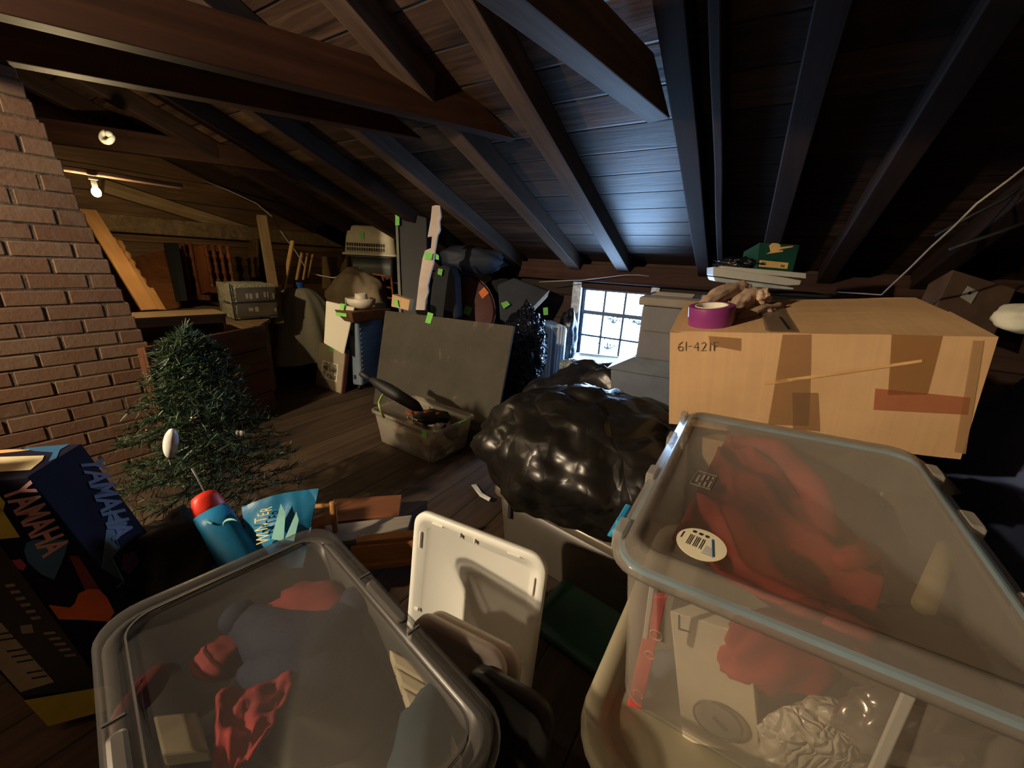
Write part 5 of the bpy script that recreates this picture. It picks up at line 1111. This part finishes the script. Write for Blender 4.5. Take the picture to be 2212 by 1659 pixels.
# ------------------------------------------------------------------ 19. blue suitcase, tray, bowl, white board, framed picture
M_sc = mat('light_blue_suitcase_shell', (.17,.22,.28), .35, var=.05); M_zip = mat('black_zip', (.01,.01,.012), .5)
sb = V((-1.49, 3.66, 0)); a = atz(790, 846, 0); sxd = hz(P(790,846,4)-P(748,850,4)); 
hs = .70
nrr = hz(V((.93,-.36,0))); nb = hz(V((.36,.93,0)))
nx_ = hz(V((.97,-.25,0))); t = thing('suitcase', 'light blue ribbed suitcase under the wooden tray', 'suitcase', frame(a - nx_*.31, nx_))
def shell(x0, x1): return MB().hexa([(x0,0,.05),(x1,0,.05),(x1,.42,.05),(x0,.42,.05),(x0,0,hs),(x1,0,hs),(x1,.42,hs),(x0,.42,hs)])
build('shell_half', shell(-.005,.105), M_sc, t, bev=.025, bseg=3); build('shell_half', shell(.150,.27), M_sc, t, bev=.025, bseg=3); build('zip_band', MB().box((.10,.004,.055),(.155,.415,hs-.004)), M_zip, t)
rb = MB()
for k in range(12): rb.box((.268,.03,.12+k*.045),(.276,.39,.135+k*.045))
build('shell_ribs', rb, M_sc, t, bev=.002)
for (x, z) in ((.06,hs-.12),(.20,hs-.12),(.06,.14),(.20,.14)): build('corner_stud', MB().box((x-.012,-.006,z-.022),(x+.012,.0,z+.022)), M_zip, t, bev=.004)
for x in (.05,.22):
    build('wheel', MB().tube([(x-.012,.04,.025),(x+.012,.04,.025)], .025, 14), M_zip, t)
build('tape_strip', MB().box((.15,-.003,hs-.07),(.215,-.001,hs-.015)), M_green, t, label='green tape')
tz = a - nx_*.27; t = thing('wooden_tray', 'dark wooden tray box on top of the light blue suitcase', 'tray', frame(V((tz.x, tz.y, hs+.002)) - nx_*.03, hz(V((.93,-.36,0)))))
M_tray = wood('dark_tray_wood', (.05,.022,.012), (.15,.07,.035), 0, .8, .5, .1)
build('tray_body', MB().hexa([(.0,-.02,0),(.30,-.06,0),(.36,.36,0),(0,.36,0),(-.02,-.04,.10),(.31,-.09,.10),(.38,.38,.10),(-.02,.38,.10)]), M_tray, t, bev=.006); build('tape_strip', MB().obox((.10,-.065,.05),(.14,-.012,0),(0,-.004,0),(0,0,.03)), M_green, t, label='green tape')
bc = t.matrix_world @ V((.20,.16,.104)); t = thing('ceramic_bowl', 'cream ceramic bowl standing in the wooden tray', 'bowl', Matrix.Translation(bc)); M_bw = mat('cream_ceramic', (.55,.50,.40), .4)
build('bowl', MB().lathe([(.06,0),(.09,.01),(.13,.05),(.135,.10),(.125,.10),(.10,.05),(.05,.03),(.001,.03)], n=32), M_bw, t, smooth=True); build('inner_cup', MB().lathe([(.05,.03),(.06,.10),(.055,.145),(.045,.145),(.04,.06),(.001,.06)], (.01,-.02,0), 20), M_bw, t, smooth=True); build('tape_strip', MB().box((-.135,-.05,.02),(-.128,-.02,.10)), M_green, t, label='green tape')
wbp = [P(x, y, 3.62) for x, y in ((699,741),(742,766),(765,664),(704,650))]
mb = MB().slab(wbp, nb*.012); o = item('white_board', 'blank white board behind the light blue suitcase', 'board', mb, mat('white_board_face', (.52,.49,.38), .6, vs=1, var=.03), False, .01)
tm = MB().slab([P(x, y, 3.60) for x, y in ((735,655),(745,657),(742,672),(735,670))], nb*.004); tm.v = [v-o.location for v in tm.v]; build('tape_strip', tm, M_green, o, label='green tape')
fa, fb = atz(681, 831, 0), atz(737, 850, 0); fx = hz(fb-fa); Lf = (fb-fa).length; hf = .44; lnn = math.radians(-12); fz = (ZZ*math.cos(lnn) - hz(ZZ.cross(fx))*math.sin(lnn)); Mf = frame(fa, fx, ZZ); fyv = fz.cross(fx).normalized(); Mf = Matrix((fx, fyv, fz)).transposed().to_4x4(); Mf.translation = fa
t = thing('picture_frame', 'framed black and white photograph standing on the floor by the suitcase', 'picture', Mf)
build('mat_board', MB().box((0,0,0),(Lf,.018,hf)), mat('khaki_mat_board', (.27,.23,.16), .7, var=.05), t, bev=.002); build('inner_border', MB().box((Lf*.2,-.003,hf*.22),(Lf*.8,0,hf*.62)), mat('white_border', (.55,.52,.45), .6), t)
mpx, nt, b = nodes('old_photo_print'); nt.links.new(ramp(nt, noisen(nt, texco(nt), 22, 3, .5), [(.40, (.03,.028,.02)), (.62, (.42,.38,.28))]), b.inputs['Base Color'])
build('photo_print', MB().box((Lf*.235,-.005,hf*.245),(Lf*.765,-.003,hf*.595)), mpx, t); build('tape_strip', MB().box((Lf*.42,-.004,hf*.86),(Lf*.56,-.001,hf*1.0)).box((Lf*.30,-.004,hf*.96),(Lf*.75,-.001,hf*1.01)), M_green, t, label='green tape'); build('frame_edge', MB().box((Lf,-.004,0),(Lf+.02,.03,hf)), mat('maroon_edge', (.08,.02,.02), .6), t)
# small wooden rack and paper bag
mb = MB()
ra_ = P(806,592,4.3)
for (p0, p1) in (((806,592),(845,598)),((806,592),(812,640)),((845,598),(850,645)),((826,594),(834,642)),((808,618),(848,622)),((812,640),(850,645))): mb.tube([P(*p0,4.3)-ra_, P(*p1,4.3)-ra_], .012, 8)
o = build('wooden_rack', mb, M_chair, None, Matrix.Translation(ra_), smooth=True); tag(o, 'small glossy wooden rack left of the tall black board', 'rack')
mb = MB().slab([P(x, y, 3.4) for x, y in ((845,662),(847,636),(886,648),(882,671))], hz(V((.2,1,0)))*.08); o = item('paper_carton', 'small tan carton behind the grey panel top edge', 'carton', mb, M_card, False, .003)
tm = MB().slab([P(x, y, 3.39) for x, y in ((851,645),(859,648),(862,664),(853,660))], Fw*-.004); tm.v = [v-o.location for v in tm.v]; build('tape_strip', tm, M_green, o, label='green tape')
# ------------------------------------------------------------------ 20. dark goods in the corner
def polyitem(name, label, cat, q, dep_, mt, th=.12, bev=.01): return item(name, label, cat, MB().slab([P(x, y, dep_) for x, y in q], hz(V((.2,1,0)))*th), mt, False, bev)
def tape_on(o, q, dep_, mt=None, nm='tape_strip', lab='green tape'):
    tm = MB().slab([P(x, y, dep_) for x, y in q], Fw*-.004); tm.v = [v-o.location for v in tm.v]; build(nm, tm, mt or M_green, o, label=lab)
o = polyitem('garment_bag', 'black garment bag standing between the packing strip and the maroon case', 'garment bag', ((938,585),(955,570),(975,578),(984,600),(988,690),(945,690),(925,672),(930,620)), 3.75, M_ddark, .18, .03)
tape_on(o, ((947,580),(957,582),(954,596),(945,592)), 3.73)
cm = P(985, 672, 4.05); t = thing('round_case', 'round maroon case standing on edge behind the grey panel', 'case', frame(cm, XI, -Fw)); rm_ = (P(1070,672,4.05)-cm).length
M_mar = mat('maroon_case_shell', (.07,.012,.012), .4)
build('shell', MB().lathe([(.001,-.14),(rm_-.02,-.14),(rm_,-.12),(rm_,-.02),(rm_-.02,0),(.001,0)], n=48), M_mar, t, smooth=False, bev=.006)
build('rim', MB().tube([(rm_*math.cos(k*.1309), rm_*math.sin(k*.1309), -.01) for k in range(49)], .008, 6), mat('dark_rim', (.02,.012,.015), .3), t, smooth=True)
def lcl(M_, px, py, off=.006): q_ = M_.inverted() @ onp(px, py, cm, -Fw); return V((q_.x, q_.y, off))
for q, mt_, lb_ in ((((1034,632),(1046,620),(1056,633),(1042,646)), M_orange, 'orange tape'), (((983,634),(993,632),(995,650),(985,652)), M_green, 'green tape'), (((1006,660),(1021,665),(1014,682),(1000,676)), M_green, 'green tape')):
    build('tape_strip', MB().slab([lcl(t.matrix_world, *p_) for p_ in q], (0,0,.001)), mt_, t, label=lb_)
mb = MB().blob(P(1015,562,4.0), (.36,.15,.14), 111, .10, 1.8, 4, None, .05); item('dark_duffel', 'big dark blue duffel bag high in the corner above the maroon case', 'duffel bag', mb, mat('dark_blue_bag', (.012,.018,.035), .7))
polyitem('teal_box', 'flat teal lidded box above the maroon case', 'box', ((990,570),(1080,558),(1098,572),(1030,592)), 4.2, mat('teal_plastic', (.07,.14,.17), .45), .2, .006)
o = polyitem('folding_chair', 'dark folding chair back with a pale edge left of the silver suitcase', 'chair', ((1075,615),(1110,600),(1187,630),(1140,690),(1110,705),(1080,690)), 4.0, mat('dark_chair_fabric', (.02,.025,.04), .7), .05, .01)
tm = MB().slab([P(x, y, 3.98) for x, y in ((1187,626),(1183,640),(1150,675),(1125,705),(1119,702),(1140,675))], Fw*.03); tm.v = [v-o.location for v in tm.v]; build('pale_edge', tm, mat('pale_blue_edge', (.30,.42,.55), .4), o, label='pale blue edge')
tape_on(o, ((1082,655),(1095,650),(1102,658),(1088,667)), 3.97)
mb = MB().blob(P(1130,760,3.7), (.22,.18,.42), 112, .08, 2.5, 5, None, .10); o = item('black_plastic_bag', 'glossy black draped plastic left of the silver suitcase', 'bag', mb, bagmat('wet_black_plastic', (.006,.008,.016), .12, .9, 9))
mb = MB().blob(P(1080,640,4.3)-ZZ*.25, (.42,.15,.42), 113, .08, 2.0, 4, None, .04); item('dark_bag_heap', 'dark heaped bags filling the corner behind the folding chair', 'bags', mb, M_ddark)
mb = MB().blob(P(1225,730,4.1)-ZZ*.05, (.10,.12,.35), 114, .1, 2.2, 4, None, .08); item('black_plastic_bag', 'narrow black bag between the silver suitcase and the window frame', 'bag', mb, M_bag2)
tape_on(bpy.data.objects[o.name], ((1173,665),(1183,664),(1184,680),(1174,681)), 3.6)
# silver suitcase
M_sil = mat('silver_suitcase_shell', (.60,.66,.72), .30, .1, var=.04)
a = atz(1160, 868, 0); b_ = atz(1205, 853, 0); dx = hz(V((.96,.28,0))); t = thing('suitcase', 'silver ribbed suitcase standing left of the window', 'suitcase', frame(a + V((0,.05,0)), dx))
W1 = .27; H1 = .74
build('shell', MB().hexa([(0,0,.04),(W1,0,.04),(W1,.42,.04),(0,.42,.04),(0,0,H1),(W1,0,H1),(W1,.42,H1),(0,.42,H1)]), M_sil, t, bev=.04, bseg=4)
rb = MB()
for x in (.03,.06,.09,.17,.20,.23):
    rb.box((x,-.008,.06),(x+.012,.012,H1-.02)); rb.box((x,-.006,H1-.03),(x+.012,.40,H1+.006))
build('shell_ribs', rb, M_sil, t, bev=.003); build('zip_band', MB().box((.118,-.003,.05),(.15,.01,H1-.01)), mat('grey_zip', (.12,.16,.22), .4), t); build('tape_strip', MB().box((-.008,.02,H1-.05),(.05,.14,H1+.008)), M_green, t, label='green tape')
# light blue lid beneath the window and bags
lc = atz(1297, 782, .52); Mll = frame(V((lc.x, lc.y+.10, .50)), hz(V((.97,-.25,0))))
t = thing('tub_with_blue_lid', 'pale blue lidded tub directly under the window', 'storage tub', Mll); build('lid', MB().loft(lidprof(.46,.34,.05,.03,.03), True, True), mat('pale_blue_plastic', (.45,.62,.72), .3), t, smooth=True); build('tub', MB().loft([(.38,.27,.04,-.50),(.43,.31,.045,0)], True, True), mat('blue_grey_tub', (.10,.14,.18), .5), t, smooth=True)
mb = MB().blob(P(1232,790,3.0), (.08,.06,.05), 115, .2, 2.5, 3, None, .2); item('clear_plastic_bag', 'crumpled clear plastic below the left window frame', 'bag', mb, bagmat('clear_crumple', (.30,.36,.40), .15, .8, 10))
# ------------------------------------------------------------------ 21. right side: garment, pillow, carton, boards, cables
mb = MB().blob(V((1.75, 1.02, .62)), (.30,.32,.62), 121, .10, 1.8, 5, None, .05); item('navy_coat_heap', 'navy blue coats heaped right of the long cardboard box', 'coats', mb, mat('navy_coat_fabric', (.035,.050,.12), .8, bmp=.3, bs=14))
mb = MB().blob(P(2240,690,1.35), (.12,.10,.055), 122, .08, 1.8, 4, None, .03); item('white_pillow', 'white pillow corner at the right edge above the navy coats', 'pillow', mb, mat('white_pillow_cloth', (.62,.62,.52), .8))
c = [P(x, y, 2.35) for x, y in ((2018,672),(2140,740),(2195,625),(2060,583))]
mb = MB().slab(c, hz(V((.5,.85,0)))*.3); o = item('cardboard_box', 'tilted brown carton with a pale label at the right wall', 'cardboard box', mb, mat('dull_brown_carton', (.14,.085,.06), .75), False, .004)
tm = MB().slab([P(x, y, 2.345) for x, y in ((2074,642),(2090,618),(2113,630),(2097,656))], Fw*-.002); tm.v = [v-o.location for v in tm.v]; lbx = build('pale_label', tm, mat('pale_label_paper', (.52,.52,.46), .6), o)
tm = MB().slab([P(x, y, 2.34) for x, y in ((2090,632),(2096,629),(2099,633),(2093,637))], Fw*-.001); tm.v = [v-o.location for v in tm.v]; build('label_mark', tm, M_ink, lbx)
wpost('wall_stud', 'tan upright board on the right wall crossed by dark cables', 'plank', P(2085,580,2.75), P(2155,425,2.75), .14, .03, wood('tan_stud', (.30,.20,.08), (.48,.34,.15), 0, .8, .6, .1))
wpost('roof_brace', 'dark red brown brace rising to the upper right', 'brace', P(1900,600,3.0), P(2260,120,2.2), .12, .12, M_beamx)
def cable(label, pts, r, mt, name='cable'): 
    P0 = P(*pts[0]); o = build(name, MB().tube([P(*p_)-P0 for p_ in pts], r, 6), mt, None, Matrix.Translation(P0), smooth=True); return tag(o, label, 'cable')
cable('pale cable sagging across the upper right corner', [(2225,352,1.55),(2180,388,1.6),(2110,440,1.65),(2060,490,1.75),(2010,535,1.85),(1965,580,1.95),(1920,622,2.1),(1905,637,2.15)], .005, M_wire)
cable('pale cable running behind the long cardboard box', [(1905,637,2.15),(1860,634,2.3),(1810,631,2.5)], .004, M_wire)
cable('upper dark cable over the tan board', [(2230,385,1.7),(2170,430,1.75),(2100,465,1.8),(2020,510,1.9)], .008, M_black)
cable('lower dark cable over the tan board', [(2230,475,1.7),(2165,500,1.75),(2090,525,1.8),(2050,540,1.85)], .010, M_black)
cable('thin pale wire looping down the left roof to the slats', [(440,390,3.9),(490,410,3.9),(555,440,3.9),(590,470,3.9),(612,508,3.9),(640,545,3.9),(658,575,3.9)], .006, M_wire)
cable('pale cord looping behind the grey cover', [(672,590,4.2),(695,596,4.2),(720,600,4.2),(745,594,4.2),(778,580,4.2)], .007, M_cream, 'cord')
cable('pale wire tacked along the plate above the window', [(1165,609,3.95),(1200,607,3.92),(1255,605,3.9),(1300,600,3.8),(1350,594,3.7),(1380,594,3.65),(1420,599,3.6)], .005, M_wire)
# small pale splinters on the beams
for q, lb_ in ((((987,196,2.28),(1010,200,2.3),(1035,194,2.35),(1052,188,2.35)), 'pale splintered wood end on the longest tie beam'),):
    o = item('wood_splinter', lb_, 'splinter', MB().tube([P(*p_) for p_ in q], [.012,.02,.016,.01], 6), M_lit, False)
# the lamp that lights the near side hangs out of view on the left
t = bulb(LAMP, 'bare ceiling bulb left of the camera', W_MAIN, (1.0, .78, .52), .032)

def crumple(o, size, strength, hard=True, lv=0):
    if lv: md = o.modifiers.new('fine', 'SUBSURF'); md.levels = md.render_levels = lv
    tx = bpy.data.textures.new('folds', 'CLOUDS'); tx.noise_scale = size; tx.noise_type = 'HARD_NOISE' if hard else 'SOFT_NOISE'; tx.noise_depth = 1
    md = o.modifiers.new('folds', 'DISPLACE'); md.texture = tx; md.strength = strength; md.mid_level = .4
    for p in o.data.polygons: p.use_smooth = True
for o in list(COL.objects):
    n_ = o.name.split('.')[0]
    if n_ == 'work_glove': crumple(o, .035, .016, True, 2)
    elif n_ == 'garbage_bag': crumple(o, .17, -.07)
